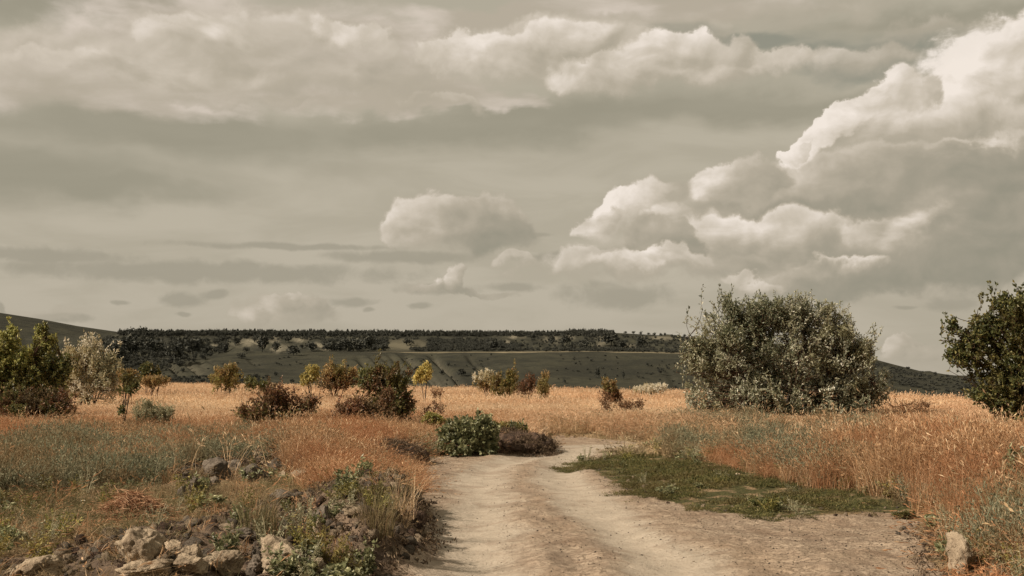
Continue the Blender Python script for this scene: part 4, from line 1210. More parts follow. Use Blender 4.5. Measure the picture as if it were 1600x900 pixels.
def rock(px, py, w, h, label, mat=None, seed=1, tilt=0.0, deep=1.1, cat='rock', name='rock', sink=0.28, group=None):
    """px,py: photo position of the middle of its foot; w,h: photo pixels"""
    p = under(px, py)
    s = p.y / F
    if py > 840 and px < 600: w, h = w * 1.12, h * 1.12
    if 720 < py < 785 and px < 520: w, h = w * 1.2, h * 1.45
    o = mesh_obj(name, rock_mesh(name, seed, mat or ROCK, (w * s * 1.05, w * s * deep * 0.9, h * s * 1.5), 5 if py > 840 else 4), label=label, cat=cat, group=group)
    o.location = p + Vector((0, w * s * 0.25, h * s * (0.5 - sink * 0.4)))
    o.rotation_euler = (0.1 * math.sin(seed), tilt, seed * 1.7)
    return o


R = [(214, 884, 70, 44, 'tan angular rock with a dark cleft on its right side at bottom left', ROCK, 401, -0.3),
     (246, 872, 20, 26, 'small narrow pinkish rock right against the cleft of the angular tan rock', ROCK, 402, 0.1),
     (268, 876, 36, 24, 'rounded brown rock just right of the small narrow pinkish rock', ROCK, 403, 0),
     (300, 878, 34, 22, 'knobbly brown rock topped with moss between the rounded brown rock and the grass', ROCK, 404, 0.2),
     (222, 903, 76, 22, 'long flat tan rock in front of the cleft angular rock', ROCK, 405, 0),
     (290, 901, 58, 26, 'pale crumbly rock low on the bottom edge between two tan boulders', ROCK, 406, 0.1),
     (342, 898, 62, 32, 'sloping sandy rock left of the largest boulder', ROCK, 407, -0.2),
     (432, 898, 92, 40, 'largest boulder with a sunlit sandy top and dark shaded front', ROCK, 408, 0.0),
     (398, 902, 36, 22, 'dark edged small rock at the foot of the largest boulder', ROCKD, 409, 0.1),
     (48, 906, 66, 26, 'pale flat-topped rock cut by the bottom edge at far left', ROCK, 410, 0.0),
     (20, 905, 22, 14, 'little reddish rock left of the pale flat-topped rock', ROCK, 411, 0.0),
     (504, 828, 40, 40, 'dark grey-brown rock standing among weeds at the left bank', ROCKD, 412, 0.1),
     (494, 850, 22, 30, 'light brown narrow rock leaning below the dark grey-brown rock', ROCK, 413, 0.2),
     (452, 826, 30, 16, 'low brown clod left of the dark grey-brown rock', ROCKD, 414, 0),
     (380, 846, 44, 14, 'thin dark slab lying in the grass behind the largest boulder', ROCKD, 415, 0),
     (488, 896, 34, 20, 'speckled grey rock under the white flowers at the bottom edge', ROCK, 416, 0),
     (552, 812, 40, 16, 'flat pale straw-coloured slab on the left bank', ROCK, 417, 0.15),
     (336, 748, 40, 20, 'big clod with a dark hollow, left end of the clod row', ROCKD, 418, -0.2),
     (318, 768, 20, 14, 'rounded clod right below the hollow clod', ROCKD, 419, 0),
     (300, 776, 22, 20, 'cracked brown clod beside the straw heap', ROCKD, 420, 0.1),
     (284, 780, 16, 12, 'smallest dark clod touching the straw heap', ROCKD, 421, 0),
     (334, 762, 18, 11, 'grey clod between the hollow clod and the pale scree', ROCKD, 422, 0),
     (368, 738, 24, 12, 'dark pointed clod behind the pale scree', ROCKD, 423, -0.3),
     (398, 752, 40, 17, 'broad grey clod in the middle of the clod row', ROCKD, 424, 0.1),
     (432, 742, 36, 14, 'long grey clod below the red grass', ROCKD, 425, 0.0),
     (440, 754, 16, 12, 'small pale clod with a white upper edge', ROCK, 426, -0.4),
     (474, 737, 42, 17, 'dark purple-brown clod at the right end of the clod row', SOILM, 427, 0.0),
     (466, 752, 34, 13, 'flat tan slab under the dark purple-brown clod', ROCK, 428, 0.1),
     (444, 790, 46, 22, 'brown clod half hidden behind the green grass tuft', ROCKD, 429, 0.1),
     (1506, 898, 50, 52, 'pale sandy upright rock at bottom right of the road', ROCK, 430, 0.35),
     (1594, 896, 54, 40, 'crumbling pale clod cut by the right edge', ROCK, 431, 0.0),
     (1566, 900, 34, 18, 'low sandy clod left of the crumbling clod at the right edge', ROCK, 432, 0.0),
     (1540, 842, 14, 12, 'small pale round stone behind the upright sandy rock', ROCK, 433, 0.0),
     (1152, 745, 12, 6, 'lone white stone lying on the green patch', ROCK, 434, 0.0),
     (620, 806, 26, 14, 'jagged dark clod on the edge of the near left soil bank', SOILM, 435, 0.3),
     (651, 822, 30, 26, 'dark soil lump overhanging the road at the left bank', SOILM, 436, -0.2)]
for (px, py, w, h, lab, mt, sd_, tl) in R:
    rock(px, py, w, h, lab, mt, sd_, tl, cat='clod' if 'clod' in lab or 'lump' in lab else 'rock', name='clod' if 'clod' in lab or 'lump' in lab else 'rock')


def heap(px, depth, w, h, dpt, label, seed):
    p = ground_at(px, depth)
    r = np.random.default_rng(seed)
    v, f = ICO[5]
    v = v.copy()
    v[:, 2] = np.where(v[:, 2] > 0, v[:, 2] ** 0.9 if False else np.abs(v[:, 2]), v[:, 2] * 0.3)
    nn = v / np.linalg.norm(v, axis=1, keepdims=True)
    v = v * (1 + 0.20 * noise3(v * 1.9, seed) + 0.10 * noise3(v * 6, seed + 1) + 0.08 * noise3(v * 15, seed + 2) + 0.05 * noise3(v * 40, seed + 3))[:, None]
    v = v * np.array([w / 2, dpt / 2, h])
    o = mesh_obj('soil_heap', mesh_np('soil_heap', v, None, f, SOILM, True), label=label, cat='soil heap')
    o.location = p - Vector((0, 0, 0.04))
    return o


def px2m(px_, depth):
    return px_ * depth / F


heap(808, 24.3, px2m(112, 24.3), 0.42, 2.2, 'dark soil heap beside the bend of the track, topped with drying weeds', 501)
heap(622, 20.6, px2m(96, 20.6), 0.36, 1.4, 'grey-brown soil heap left of where the track widens', 502)
heap(726, 23.4, px2m(96, 23.4), 0.42, 1.6, 'soil heap hidden under the broad green leaves', 503)

# clods and pebbles too many to count
CL = [rock_mesh('clod_kind', 600 + k, (ROCKT, ROCKT, ROCKD, ROCKT, SOILM, ROCKD)[k], (1, 1, 0.75), 2, 6) for k in range(6)]
PB = [rock_mesh('pebble_kind', 620 + k, ROCK if k % 2 else ROCKD, (1, 1, 0.6), 1, 5) for k in range(5)]
PIX = lambda x, y: (800 + F * x / y, HZ + EYE * F / y)


def sample(n, r0, r1, amax=36):
    """uniform by area over a wedge in front of the camera position"""
    a = np.radians(rng.uniform(-amax, amax, n))
    r = np.sqrt(rng.uniform(r0 * r0, r1 * r1, n))
    return r * np.sin(a), r * np.cos(a)


def wedge(r0, r1, dens, amax=36):
    return sample(int(dens * math.radians(2 * amax) * 0.5 * (r1 * r1 - r0 * r0)), r0, r1, amax)


def put(name, x, y, h, w, protos, label, tilt=0.12, dz=0.0, zscale=None):
    n_ = len(x)
    z = height(x, y) + dz
    rot = np.stack([rng.normal(size=n_) * tilt, rng.normal(size=n_) * tilt, rng.random(n_) * 6.283], 1)
    scl = np.stack([w, w, h], 1)
    return gn_scatter(name, np.stack([x, y, z], 1), rot, scl, rng.integers(0, len(protos), n_), protos, label)


x, y = wedge(6, 24, 90)
sb_ = sdf(BERM, x, y); sc_ = sdf(CLOD, x, y); srr = sdf(ROAD, x, y); px_, py_ = PIX(x, y)
br_ = (px_ > 1400) & (py_ > 800) & (srr > -0.15)
bank_ = sdf(BANK, x, y) < 0
pr = np.where(sb_ < 0.05, 1.0, np.where(bank_, 1.0, np.where(sc_ < 0, 1.0, np.where(br_, 0.7, np.where((srr > -0.25) & (srr < 0.5), 0.22, 0.0)))))
ok = rng.random(len(x)) < pr
x, y = x[ok], y[ok]
big = (sdf(CLOD, x, y) < 0.1) | (sdf(BANK, x, y) < 0)
sz = 0.02 + np.where(big, 0.17, 0.085) * rng.random(len(x)) ** np.where(big, 2.2, 3.2)
put('soil_clods', x, y, sz, sz, CL, 'loose brown soil clods along the banks of the track', 0.8, 0.0)
x, y = wedge(6.5, 26, 260, 30)
srr = sdf(ROAD, x, y); td_ = trackdist(x, y)
ok = (srr < 0.1) & (rng.random(len(x)) < np.clip(td_ * 1.1, 0.12, 1.0) * (0.3 + 0.9 * vnoise(x * 1.3, y * 1.3, 9)))
x, y = x[ok], y[ok]
sz = 0.005 + 0.026 * rng.random(len(x)) ** 5
put('pebbles', x, y, sz, sz, PB, 'scattered pebbles and crumbs on the dirt track', 0.5, 0.001)

# ---------------------------------------------------------------- grasses
def tuft(name, seed, nb, h, spread, width, lean, mat, heads=0.0, curl=0.35, segs=3, head_len=0.12, leafy=0):
    r = np.random.default_rng(seed)
    a = r.random(nb) * 6.283; q = spread * r.random(nb) ** 0.5
    b = np.stack([np.cos(a) * q, np.sin(a) * q, np.full(nb, -0.03)], 1)
    hh = h * (0.55 + 0.5 * r.random(nb))
    d = np.stack([np.cos(a), np.sin(a), np.zeros(nb)], 1) * 0.5 + r.normal(size=(nb, 3)) * [0.6, 0.6, 0]
    d = d + np.array([0.25, 0, 0])
    ld = lean * (0.4 + r.random(nb))
    t = np.linspace(0, 1, segs + 1)
    cen = b[:, None] + np.stack([d[:, 0:1] * ld[:, None] * hh[:, None] * t ** 2, d[:, 1:2] * ld[:, None] * hh[:, None] * t ** 2,
                                 hh[:, None] * (t - curl * ld[:, None] * t ** 2.5)], -1)
    f = r.random(nb) * 6.283
    sd_ = np.stack([np.cos(f), np.sin(f), np.zeros(nb)], 1)
    wv = width * (0.6 + 0.8 * r.random(nb))[:, None] * np.array([1.0, 0.9, 0.6, 0.08][:segs + 1] if segs == 3 else np.linspace(1, 0.1, segs + 1))[None]
    Lf = cen - sd_[:, None] * wv[..., None] / 2; Rt = cen + sd_[:, None] * wv[..., None] / 2
    V = np.stack([Lf, Rt], 2).reshape(-1, 3)
    m_ = (segs + 1) * 2
    Q = []
    for k in range(segs):
        o_ = np.arange(nb) * m_ + 2 * k
        Q.append(np.stack([o_, o_ + 1, o_ + 3, o_ + 2], 1))
    Q = np.vstack(Q)
    if heads > 0:
        sel = r.random(nb) < heads
        tp = cen[sel, -1]; ax = cen[sel, -1] - cen[sel, -2]
        k_ = len(tp)
        if k_:
            rep = 3
            P_ = np.repeat(tp, rep, 0) - np.repeat(ax / (np.linalg.norm(ax, axis=1, keepdims=True) + 1e-9), rep, 0) * (r.random((k_ * rep, 1)) * head_len)
            lv, lq = leaves(P_, np.repeat(ax, rep, 0) / 0.1 + r.normal(size=(k_ * rep, 3)) * 0.4, head_len * 0.55, width * 2.6, r, 0.1)
            Q = np.vstack([Q, lq + len(V)]); V = np.vstack([V, lv])
    if leafy:
        i = r.integers(0, nb, leafy); tt = r.integers(1, segs + 1, leafy)
        P_ = cen[i, tt] + r.normal(size=(leafy, 3)) * 0.01
        lv, lq = leaves(P_, r.normal(size=(leafy, 3)) + [0, 0, 0.9], 0.035, 0.012, r)
        Q = np.vstack([Q, lq + len(V)]); V = np.vstack([V, lv])
    V[:, 2] = np.maximum(V[:, 2], -0.04)
    return mesh_np(name, V, Q, None, mat)


G = {
    'gold': leaf_mat('golden_straw', [(0.0, S(188, 156, 122)), (0.5, S(218, 190, 154)), (1.0, S(243, 225, 196))], 0.35, 0.6, 0.2, S(200, 165, 130), 0.10),
    'rust': leaf_mat('rusty_straw', [(0.0, S(128, 98, 72)), (0.5, S(182, 143, 104)), (0.85, S(216, 180, 138)), (1.0, S(240, 214, 178))], 0.35, 0.6, 0.2, S(170, 122, 86), 0.6),
    'sage': leaf_mat('grey_green_wormwood', [(0.0, S(94, 94, 74)), (0.5, S(134, 134, 108)), (0.85, S(160, 160, 132)), (1.0, S(172, 152, 120))], 0.3, 0.7, 0.15, S(134, 112, 82), 0.9),
    'olive': leaf_mat('olive_meadow_grass', [(0.0, S(84, 82, 56)), (0.5, S(122, 116, 80)), (0.8, S(152, 138, 102)), (1.0, S(178, 150, 116))], 0.35, 0.6, 0.2, S(140, 118, 90), 0.9),
    'lawn': leaf_mat('dark_low_green', [(0.0, S(62, 66, 38)), (0.6, S(92, 92, 52)), (1.0, S(130, 120, 76))], 0.25, 0.6, 0.2, S(104, 92, 58), 1.2),
    'grey': leaf_mat('grey_dry_grass', [(0.0, S(130, 116, 92)), (0.5, S(168, 152, 122)), (1.0, S(200, 182, 146))], 0.3, 0.7, 0.15, S(180, 150, 112), 0.8),
    'litter': leaf_mat('dead_plant_litter', [(0.0, S(58, 48, 40)), (0.6, S(98, 82, 66)), (1.0, S(150, 130, 106))], 0.15, 0.8, 0.1),
    'stalk': leaf_mat('pale_stalk', [(0.0, S(160, 126, 94)), (0.6, S(198, 168, 130)), (1.0, S(224, 200, 164))], 0.2, 0.6, 0.2),
}
gold_near = [tuft('gold_tuft', 700 + k, 60, 0.60, 0.22, 0.0062, 0.40, G['gold'], 0.45, head_len=0.10) for k in range(4)]
gold_far = [tuft('gold_clump', 710 + k, 120, 0.58, 0.65, 0.014, 0.35, G['gold'], 0.25, segs=2, head_len=0.14) for k in range(4)]
def forb(name, seed, mat, h=0.2, spread=0.09, stems=9, per=16, ll=0.036, lw=0.02):
    r = np.random.default_rng(seed)
    a = r.random(stems) * 6.283
    tip = np.stack([np.cos(a) * spread * (0.4 + r.random(stems)), np.sin(a) * spread * (0.4 + r.random(stems)), h * (0.5 + 0.6 * r.random(stems))], 1)
    b0 = tip * [0.25, 0.25, 0.0] - [0, 0, 0.02]
    t = np.linspace(0, 1, 4)[None, :, None]
    P_ = b0[:, None] * (1 - t) + tip[:, None] * t
    P_[..., :2] *= (0.6 + 0.4 * t)
    v, q = tubes(P_, 0.0028, 0.0012, 3)
    k = r.integers(0, stems, stems * per); u = r.random(stems * per) ** 0.8
    c = b0[k] * (1 - u[:, None]) + tip[k] * u[:, None]
    lv, lq = leaves(c, r.normal(size=(len(k), 3)) * [1, 1, 0.5] + [0, 0, 0.35], ll * (0.6 + 0.7 * r.random(len(k))), lw * (0.7 + 0.6 * r.random(len(k))), r)
    return mesh_np(name, np.vstack([v, lv]), np.vstack([q, lq + len(v)]), None, mat)


forb_t = [forb('forb', 840 + k, LM[['weed', 'green', 'sage', 'dark', 'weed', 'sage'][k]], h=[0.2, 0.24, 0.3, 0.16, 0.14, 0.26][k], ll=[0.04, 0.03, 0.026, 0.034, 0.045, 0.022][k], lw=[0.024, 0.014, 0.008, 0.02, 0.028, 0.008][k], stems=12, per=20) for k in range(6)]
rust_near = [tuft('rust_tuft', 720 + k, 48, 0.62, 0.14, 0.0040, 0.50, G['rust'], 0.40, head_len=0.08) for k in range(6)]
rust_low = [tuft('rust_low', 730 + k, 26, 0.36, 0.12, 0.0048, 0.9, G['rust'], 0.2, curl=0.6) for k in range(4)]
sage_t = [tuft('wormwood', 740 + k, 24, 0.42, 0.11, 0.0045, 0.5, G['sage'], 0.2, leafy=110) for k in range(5)]
olive_t = [tuft('meadow', 750 + k, 30, 0.22, 0.09, 0.0040, 0.8, G['olive'], 0.15, curl=0.6, head_len=0.05) for k in range(6)]
lawn_t = [tuft('low_green', 760 + k, 22, 0.085, 0.07, 0.006, 1.1, G['lawn'], 0.0, curl=0.5, segs=2, leafy=26) for k in range(5)]
grey_t = [tuft('grey_tuft', 770 + k, 40, 0.42, 0.18, 0.008, 0.9, G['grey'], 0.3, curl=0.7) for k in range(4)]
twigs_t = [tuft('dry_twigs', 790 + k, 14, 0.07, 0.08, 0.0035, 1.8, G['litter'], 0.0, curl=0.5, leafy=30) for k in range(5)]
stalk_t = [tuft('stalks', 780 + k, 5, 0.95, 0.10, 0.0055, 0.45, G['stalk'], 0.9, head_len=0.14) for k in range(5)]

# far golden field
def field(name, r0, r1, dens, protos, w0, w1, label, amax=36):
    x, y = wedge(r0, r1, dens, amax)
    r = np.hypot(x, y); D = brow(x, y)
    ok = (r < D * 1.06 + 6)
    sr_ = np.where(r < 60, 0, 9.0); k = r < 60
    sr_[k] = sdf(ROAD, x[k], y[k])
    px_, py_ = PIX(x, y)
    edge = np.interp(px_, [-400, 0, 400, 640, 900, 1060, 1300, 1600, 2000], [24, 25, 26, 24, 29, 25, 23, 23, 22]) + 2.5 * fbm(x * 0.4, y * 0.4, 3, 301)
    soft = rng.random(len(x)) < smooth(-1.5, 2.5, y - edge)
    thin = rng.random(len(x)) < 0.45 + 0.75 * vnoise(x / 7, y / 5, 305)
    ok &= (sr_ > 0.25) & soft & thin
    x, y = x[ok], y[ok]
    hh = (0.62 + 0.7 * vnoise(x / 4, y / 3, 303)) * rng.uniform(0.7, 1.2, len(x)) * (0.55 + 0.45 * smooth(36, 70, np.hypot(x, y)))
    put(name, x, y, hh, rng.uniform(w0, w1, len(x)), protos, label)
dummy = 0
field('golden_grass', 20, 48, 26, gold_near, 0.9, 1.4, 'pale golden dry grass beyond the bend of the track')
field('distant_golden_grass', 46, 100, 3.2, gold_far, 0.9, 1.3, 'golden dry grass of the middle field')
field('distant_golden_grass', 98, 265, 0.75, gold_far, 1.3, 2.0, 'golden dry grass out to the far edge of the field', 34)

# rusty grass nearer, left and right
x, y = wedge(7, 33, 62)
px_, py_ = PIX(x, y); srr = sdf(ROAD, x, y); sgr = sdf(GREEN, x, y); wob = fbm(x * 0.8, y * 0.8, 3, 311)
right = (x > 1.5) & (sgr > -0.05 + 0.4 * wob) & (srr > 0.5 + 0.5 * wob) & (y > 7)
pr = np.where(right, 0.95, 0.0)
pr *= np.where((y < 12.8) & (px_ > 1400), 0.40 + 0.3 * wob, 1.0)
pr *= 1 - 0.6 * smooth(24, 30, y)
lf = (x < 0.5) & (srr > 0.4) & (y > 16.0 + 1.2 * wob) & ~((px_ > 250) & (px_ < 505) & (py_ > 745)) & ((sdf(SAGE, x, y) > -0.1 + 1.5 * wob) | (rng.random(len(x)) < 0.22)) & (sdf(CLOD, x, y) > 0.2)
pr = np.where(lf, 0.9 * (1 - 0.5 * smooth(24, 30, y)), pr)
lf2 = (sdf(STRAWL, x, y) < 0.35 * wob) & (sdf(BERM, x, y) > -0.15 + 0.3 * wob)
pr = np.where(lf2, 1.0, pr)
ok = rng.random(len(x)) < pr
x, y, right, lf2 = x[ok], y[ok], right[ok], lf2[ok]
hh = np.where(right, (0.55 + 1.15 * vnoise(x / 0.8, y / 0.8, 312) + 0.15 * smooth(4, 6, x)) * (1 - 0.60 * smooth(13, 21, y)), np.where(lf2, 0.65 + 0.5 * vnoise(x / 0.6, y / 0.6, 314), 0.52 + 0.5 * vnoise(x / 1.5, y / 1.5, 313)))
srr = sdf(ROAD, x, y)
hh = hh * (0.45 + 0.55 * smooth(0.3, 1.6, srr)) * rng.uniform(0.65, 1.25, len(x))
put('rusty_grass', x, y, hh, rng.uniform(0.85, 1.3, len(x)), rust_near, 'tall rust-coloured dry grass on both sides of the track', 0.16)
# low flopped straw along the verges
x, y = wedge(6.5, 27, 60)
px_, py_ = PIX(x, y); srr = sdf(ROAD, x, y); wob = fbm(x * 0.9, y * 0.9, 3, 321)
ok = (srr > 0.12 + 0.2 * wob) & (sdf(GREEN, x, y) > 0.2) & (sdf(CLOD, x, y) > 0.0) & (rng.random(len(x)) < np.where(sdf(BANK, x, y) < 0.05, 0.05, np.where(sdf(LOWLEFT, x, y) < 0, 0.05 + 0.5 * np.clip(wob - 0.1, 0, 1), np.where(px_ > 1380, 0.7, 0.22 + 0.6 * np.clip(wob + 0.2, 0, 1)))))
x, y = x[ok], y[ok]
put('fallen_straw', x, y, rng.uniform(0.45, 0.9, len(x)), rng.uniform(0.8, 1.3, len(x)), rust_low, 'low bent straw along the track verges', 0.3)
# dead stems and roots tangled over the heaped soil
x, y = wedge(7, 26, 130)
px_, py_ = PIX(x, y)
dh = np.minimum(np.hypot((x - 0.10) / 0.95, (y - 24.0) / 1.2), np.hypot((x + 2.14) / 0.7, (y - 20.3) / 0.9))
ok = ((sdf(BERM, x, y) < 0.1) & (rng.random(len(x)) < 0.30)) | (dh < 1) | ((sdf(CLOD, x, y) < 0) & (rng.random(len(x)) < 0.3)) | ((px_ > 1420) & (py_ > 830) & (rng.random(len(x)) < 0.35)) | ((sdf(BANK, x, y) < 0) & (rng.random(len(x)) < 0.08))
x, y = x[ok], y[ok]
onheap = np.minimum(np.hypot((x - 0.10) / 0.95, (y - 24.3) / 1.1), np.hypot((x + 2.14) / 0.6, (y - 20.6) / 0.75))
put('dead_stems', x, y, rng.uniform(0.6, 1.3, len(x)), rng.uniform(0.7, 1.3, len(x)), twigs_t, 'dead grey-brown stems and roots tangled over the heaped soil', 0.4, 0.01 + 0.36 * np.sqrt(np.clip(1 - onheap ** 2, 0, 1)))
# wormwood
x, y = wedge(9, 33, 55)
px_, py_ = PIX(x, y); wob = fbm(x * 0.7, y * 0.7, 3, 331); srr = sdf(ROAD, x, y)
sg = sdf(SAGE, x, y)
pr = np.where(sg < 1.3 * wob, 0.75, 0.0)
pr = np.where((px_ > 1080) & (srr > 0.3) & (sdf(GREEN, x, y) > -0.05) & (y > 12.5) & (y < 24) & (wob > 0.12), 0.55, pr)
pr = np.where((px_ > 1400) & (y < 13.8) & (y > 8.5) & (srr > 0.4), 0.45, pr)
pr = np.where((px_ > 1040) & (px_ < 1380) & (y > 21) & (y < 33) & (wob > -0.15), 0.5, pr)
pr = np.where((px_ > 380) & (px_ < 520) & (y > 19) & (y < 25) & (wob > -0.05), 0.6, pr)
ok = rng.random(len(x)) < pr
x, y = x[ok], y[ok]
put('wormwood', x, y, rng.uniform(0.6, 1.05, len(x)) * (0.6 + 1.3 * vnoise(x * 0.9, y * 0.9, 333)), rng.uniform(0.8, 1.3, len(x)), sage_t, 'grey-green wormwood growing among the dry grass', 0.15)
# short mixed meadow at lower left and small amounts elsewhere
x, y = wedge(5.5, 20, 120, 38)
px_, py_ = PIX(x, y); srr = sdf(ROAD, x, y); wob = fbm(x * 1.2, y * 1.2, 3, 341)
pr = np.where(sdf(LOWLEFT, x, y) < 0.1, 0.62 + 0.7 * wob, 0)
pr = np.where(sdf(BERM, x, y) < -0.1, 0.10, pr)
pr = np.where((px_ > 1480) & (y < 13) & (srr > 0.4), 0.55, pr)
pr = np.where((px_ < 520) & (y > 13.5) & (y < 20) & (sdf(CLOD, x, y) > 0), 0.35, pr)
# trodden bare margin around the rocks
pr = np.where(sdf(BANK, x, y) < 0.05, 0.07, pr)
pr = np.where((px_ > 270) & (px_ < 500) & (py_ > 765) & (py_ < 792), 0.25, pr)
ok = (rng.random(len(x)) < pr) & (srr > 0.1)
x, y = x[ok], y[ok]
put('meadow_grass', x, y, rng.uniform(0.5, 1.2, len(x)) * (0.6 + 1.2 * vnoise(x * 1.4, y * 1.4, 381) ** 2), rng.uniform(0.8, 1.3, len(x)), olive_t, 'short olive and brown meadow grass at lower left', 0.25)
# leafy forbs among the grass
x, y = wedge(5.5, 26, 34, 37)
px_, py_ = PIX(x, y); srr = sdf(ROAD, x, y); wob = fbm(x * 1.0 + 3, y * 1.0, 3, 371); sgr = sdf(GREEN, x, y)
pr = np.where(sdf(LOWLEFT, x, y) < 0.2, 0.04 + 0.9 * np.clip(wob - 0.1, 0, 1), 0)
pr = np.where(sdf(SAGE, x, y) < 0.5, 0.30 + 0.8 * np.clip(wob, 0, 1), pr)
pr = np.where((sgr < 0.0), 0.02 + 0.3 * np.clip(wob - 0.15, 0, 1) + 0.4 * smooth(19, 22, y) * (x > 3.2), pr)
pr = np.where((sgr > 0) & (sgr < 0.7) & (x > 2) & (srr > 0.1), 0.25 + wob, pr)
pr = np.where((px_ > 1420) & (y < 13.5), 0.30 + wob, pr)
pr = np.where(sdf(BANK, x, y) < 0.1, 0.05, pr)
pr = np.where((px_ > 455) & (px_ < 600) & (py_ > 835), 0.20 + 0.4 * wob, pr)
pr = np.where(sdf(CLOD, x, y) < 0.2, 0.02, pr)
pr = np.where((px_ > 600) & (px_ < 700) & (y > 21) & (y < 25.5), 0.7, pr)
ok = (rng.random(len(x)) < pr) & ((srr > 0.1) | (sgr < 0))
x, y, sgr = x[ok], y[ok], sgr[ok]
hh = rng.uniform(0.6, 1.35, len(x)) * np.where(sgr < 0, 0.55 + 0.5 * smooth(19, 22, y), 1.0)
put('leafy_forbs', x, y, hh, rng.uniform(0.8, 1.5, len(x)), forb_t, 'green and grey leafy forbs scattered among the grass', 0.2)
# dark low green patch
x, y = wedge(10, 26, 260, 26)
sgr = sdf(GREEN, x, y); wob = fbm(x * 1.5, y * 1.5, 4, 351); inner = smooth(0, 1.2, -sgr)
wob2 = fbm(x * 0.9 + 5, y * 2.2, 3, 353)
ok = (sgr < -0.02 + 1.1 * wob) & (wob + inner * 0.35 + 2.0 * wob2 > -0.02) & (rng.random(len(x)) < 0.85 * (1 - 0.55 * smooth(1200, 1400, PIX(x, y)[0])))
ok &= rng.random(len(x)) < 0.9
x, y, inner = x[ok], y[ok], inner[ok]
put('low_green_plants', x, y, rng.uniform(0.5, 1.1, len(x)) * (0.55 + 0.9 * inner * (0.5 + vnoise(x * 1.2, y * 1.2, 355))), rng.uniform(0.8, 1.3, len(x)), lawn_t, 'dark green low plants spreading onto the right of the track', 0.3)
# grey grass on the bank behind the bend
x, y = wedge(22, 36, 26, 20)
px_, py_ = PIX(x, y); srr = sdf(ROAD, x, y); wob = fbm(x * 0.8, y * 0.8, 3, 361)
ok = (px_ > 850) & (px_ < 1200) & (srr > 0.1) & (y < 33 + 2 * wob) & (rng.random(len(x)) < 0.75 + wob)
x, y = x[ok], y[ok]
put('grey_bank_grass', x, y, rng.uniform(0.6, 1.1, len(x)), rng.uniform(0.9, 1.4, len(x)), grey_t, 'bleached grey grass on the bank behind the bend', 0.3)
# bleached and greenish tufts breaking up the rusty grass
x, y = wedge(9, 30, 16)
px_, py_ = PIX(x, y); srr = sdf(ROAD, x, y); wob = fbm(x * 0.6 + 9, y * 0.6, 3, 391); sgr = sdf(GREEN, x, y)
ok = ((px_ > 1060) & (sgr > 0.05) | (px_ < 620) & (y > 15.5)) & (srr > 0.6) & (wob > 0.0) & (rng.random(len(x)) < 0.75)
x, y = x[ok], y[ok]
put('bleached_tufts', x, y, rng.uniform(0.5, 1.35, len(x)), rng.uniform(0.6, 1.2, len(x)), grey_t, 'bleached tufts breaking up the rusty grass', 0.25)
# single tall stalks
x, y = wedge(9, 30, 5.0)
px_, py_ = PIX(x, y); srr = sdf(ROAD, x, y)
ok = ((px_ > 1120) & (srr > 0.7) & (sdf(GREEN, x, y) > 0.3)) | ((px_ < 640) & (y > 15) & (srr > 0.5) & (sdf(SAGE, x, y) > 0) & (rng.random(len(x)) < 0.4))
x, y = x[ok], y[ok]
put('tall_stalks', x, y, rng.uniform(0.7, 1.0, len(x)), rng.uniform(0.8, 1.4, len(x)), stalk_t, 'long pale stalks rising out of the rusty grass', 0.25)


# ---------------------------------------------------------------- straw heap, tufts, flowers, sticks
def straw_heap(px, py, w, h, label):
    p = under(px, py)
    s = p.y / F
    r = np.random.default_rng(5)
    k = 1500
    W, H_ = w * s, h * s
    c = r.normal(size=(k, 3)) * [W * 0.24, W * 0.16, 0]
    c[:, 2] = H_ * 0.85 * np.exp(-(c[:, 0] / (W * 0.30)) ** 2 - (c[:, 1] / (W * 0.22)) ** 2) * r.random(k) ** 0.4 + 0.01
    a = r.random(k) * 6.283; L_ = (0.12 + 0.24 * r.random(k))
    d = np.stack([np.cos(a), np.sin(a), r.normal(size=k) * 0.35], 1) * L_[:, None]
    t = np.linspace(-0.5, 0.5, 4)[None, :, None]
    P_ = c[:, None] + d[:, None] * t
    P_[..., 2] = np.maximum(P_[..., 2] - 0.25 * L_[:, None] * (np.abs(t[..., 0]) * 2) ** 2 * 0.6, 0.0)
    v, q = tubes(P_, 0.0026, 0.0016, 3)
    o = mesh_obj('straw_heap', mesh_np('straw_heap', v, q, None, leaf_mat('reddish_hay', [(0.0, S(140, 100, 76)), (0.6, S(184, 142, 108)), (1.0, S(216, 182, 146))], 0.2, 0.6, 0.2)), label=label, cat='straw heap')
    o.location = p - Vector((0, 0, 0.01))
straw_heap(205, 806, 135, 46, 'heap of reddish dry straw lying in front of the wormwood at left')


def grass_tussock(px, py, h, label, mat, seed, nb=150, w=0.10, width=0.0038):
    p = under(px, py); s = p.y / F
    o = mesh_obj('grass_tussock', tuft('grass_tussock', seed, nb, h * s * 1.25, w, width, 0.5, mat, 0.1, segs=3, head_len=0.05), label=label, cat='grass tussock')
    o.location = p
grass_tussock(405, 835, 72, 'green-brown tussock of upright grass left of the bank rocks', G['olive'], 811, 240, 0.16)
grass_tussock(590, 835, 90, 'tall olive tussock on the near soil bank at the track edge', G['olive'], 812, 200, 0.14)
grass_tussock(632, 812, 70, 'yellowish grass tussock hanging over the left road edge', G['stalk'], 813, 90, 0.10)
grass_tussock(1505, 830, 130, 'tall leaning straw tussock behind the pale upright rock', G['rust'], 814, 190, 0.18)
grass_tussock(1450, 800, 100, 'rusty tussock leaning over the road at the right verge', G['rust'], 815, 200, 0.2)
grass_tussock(1575, 850, 120, 'green-bladed tussock by the right edge of the picture', G['olive'], 816, 190, 0.15, 0.005)

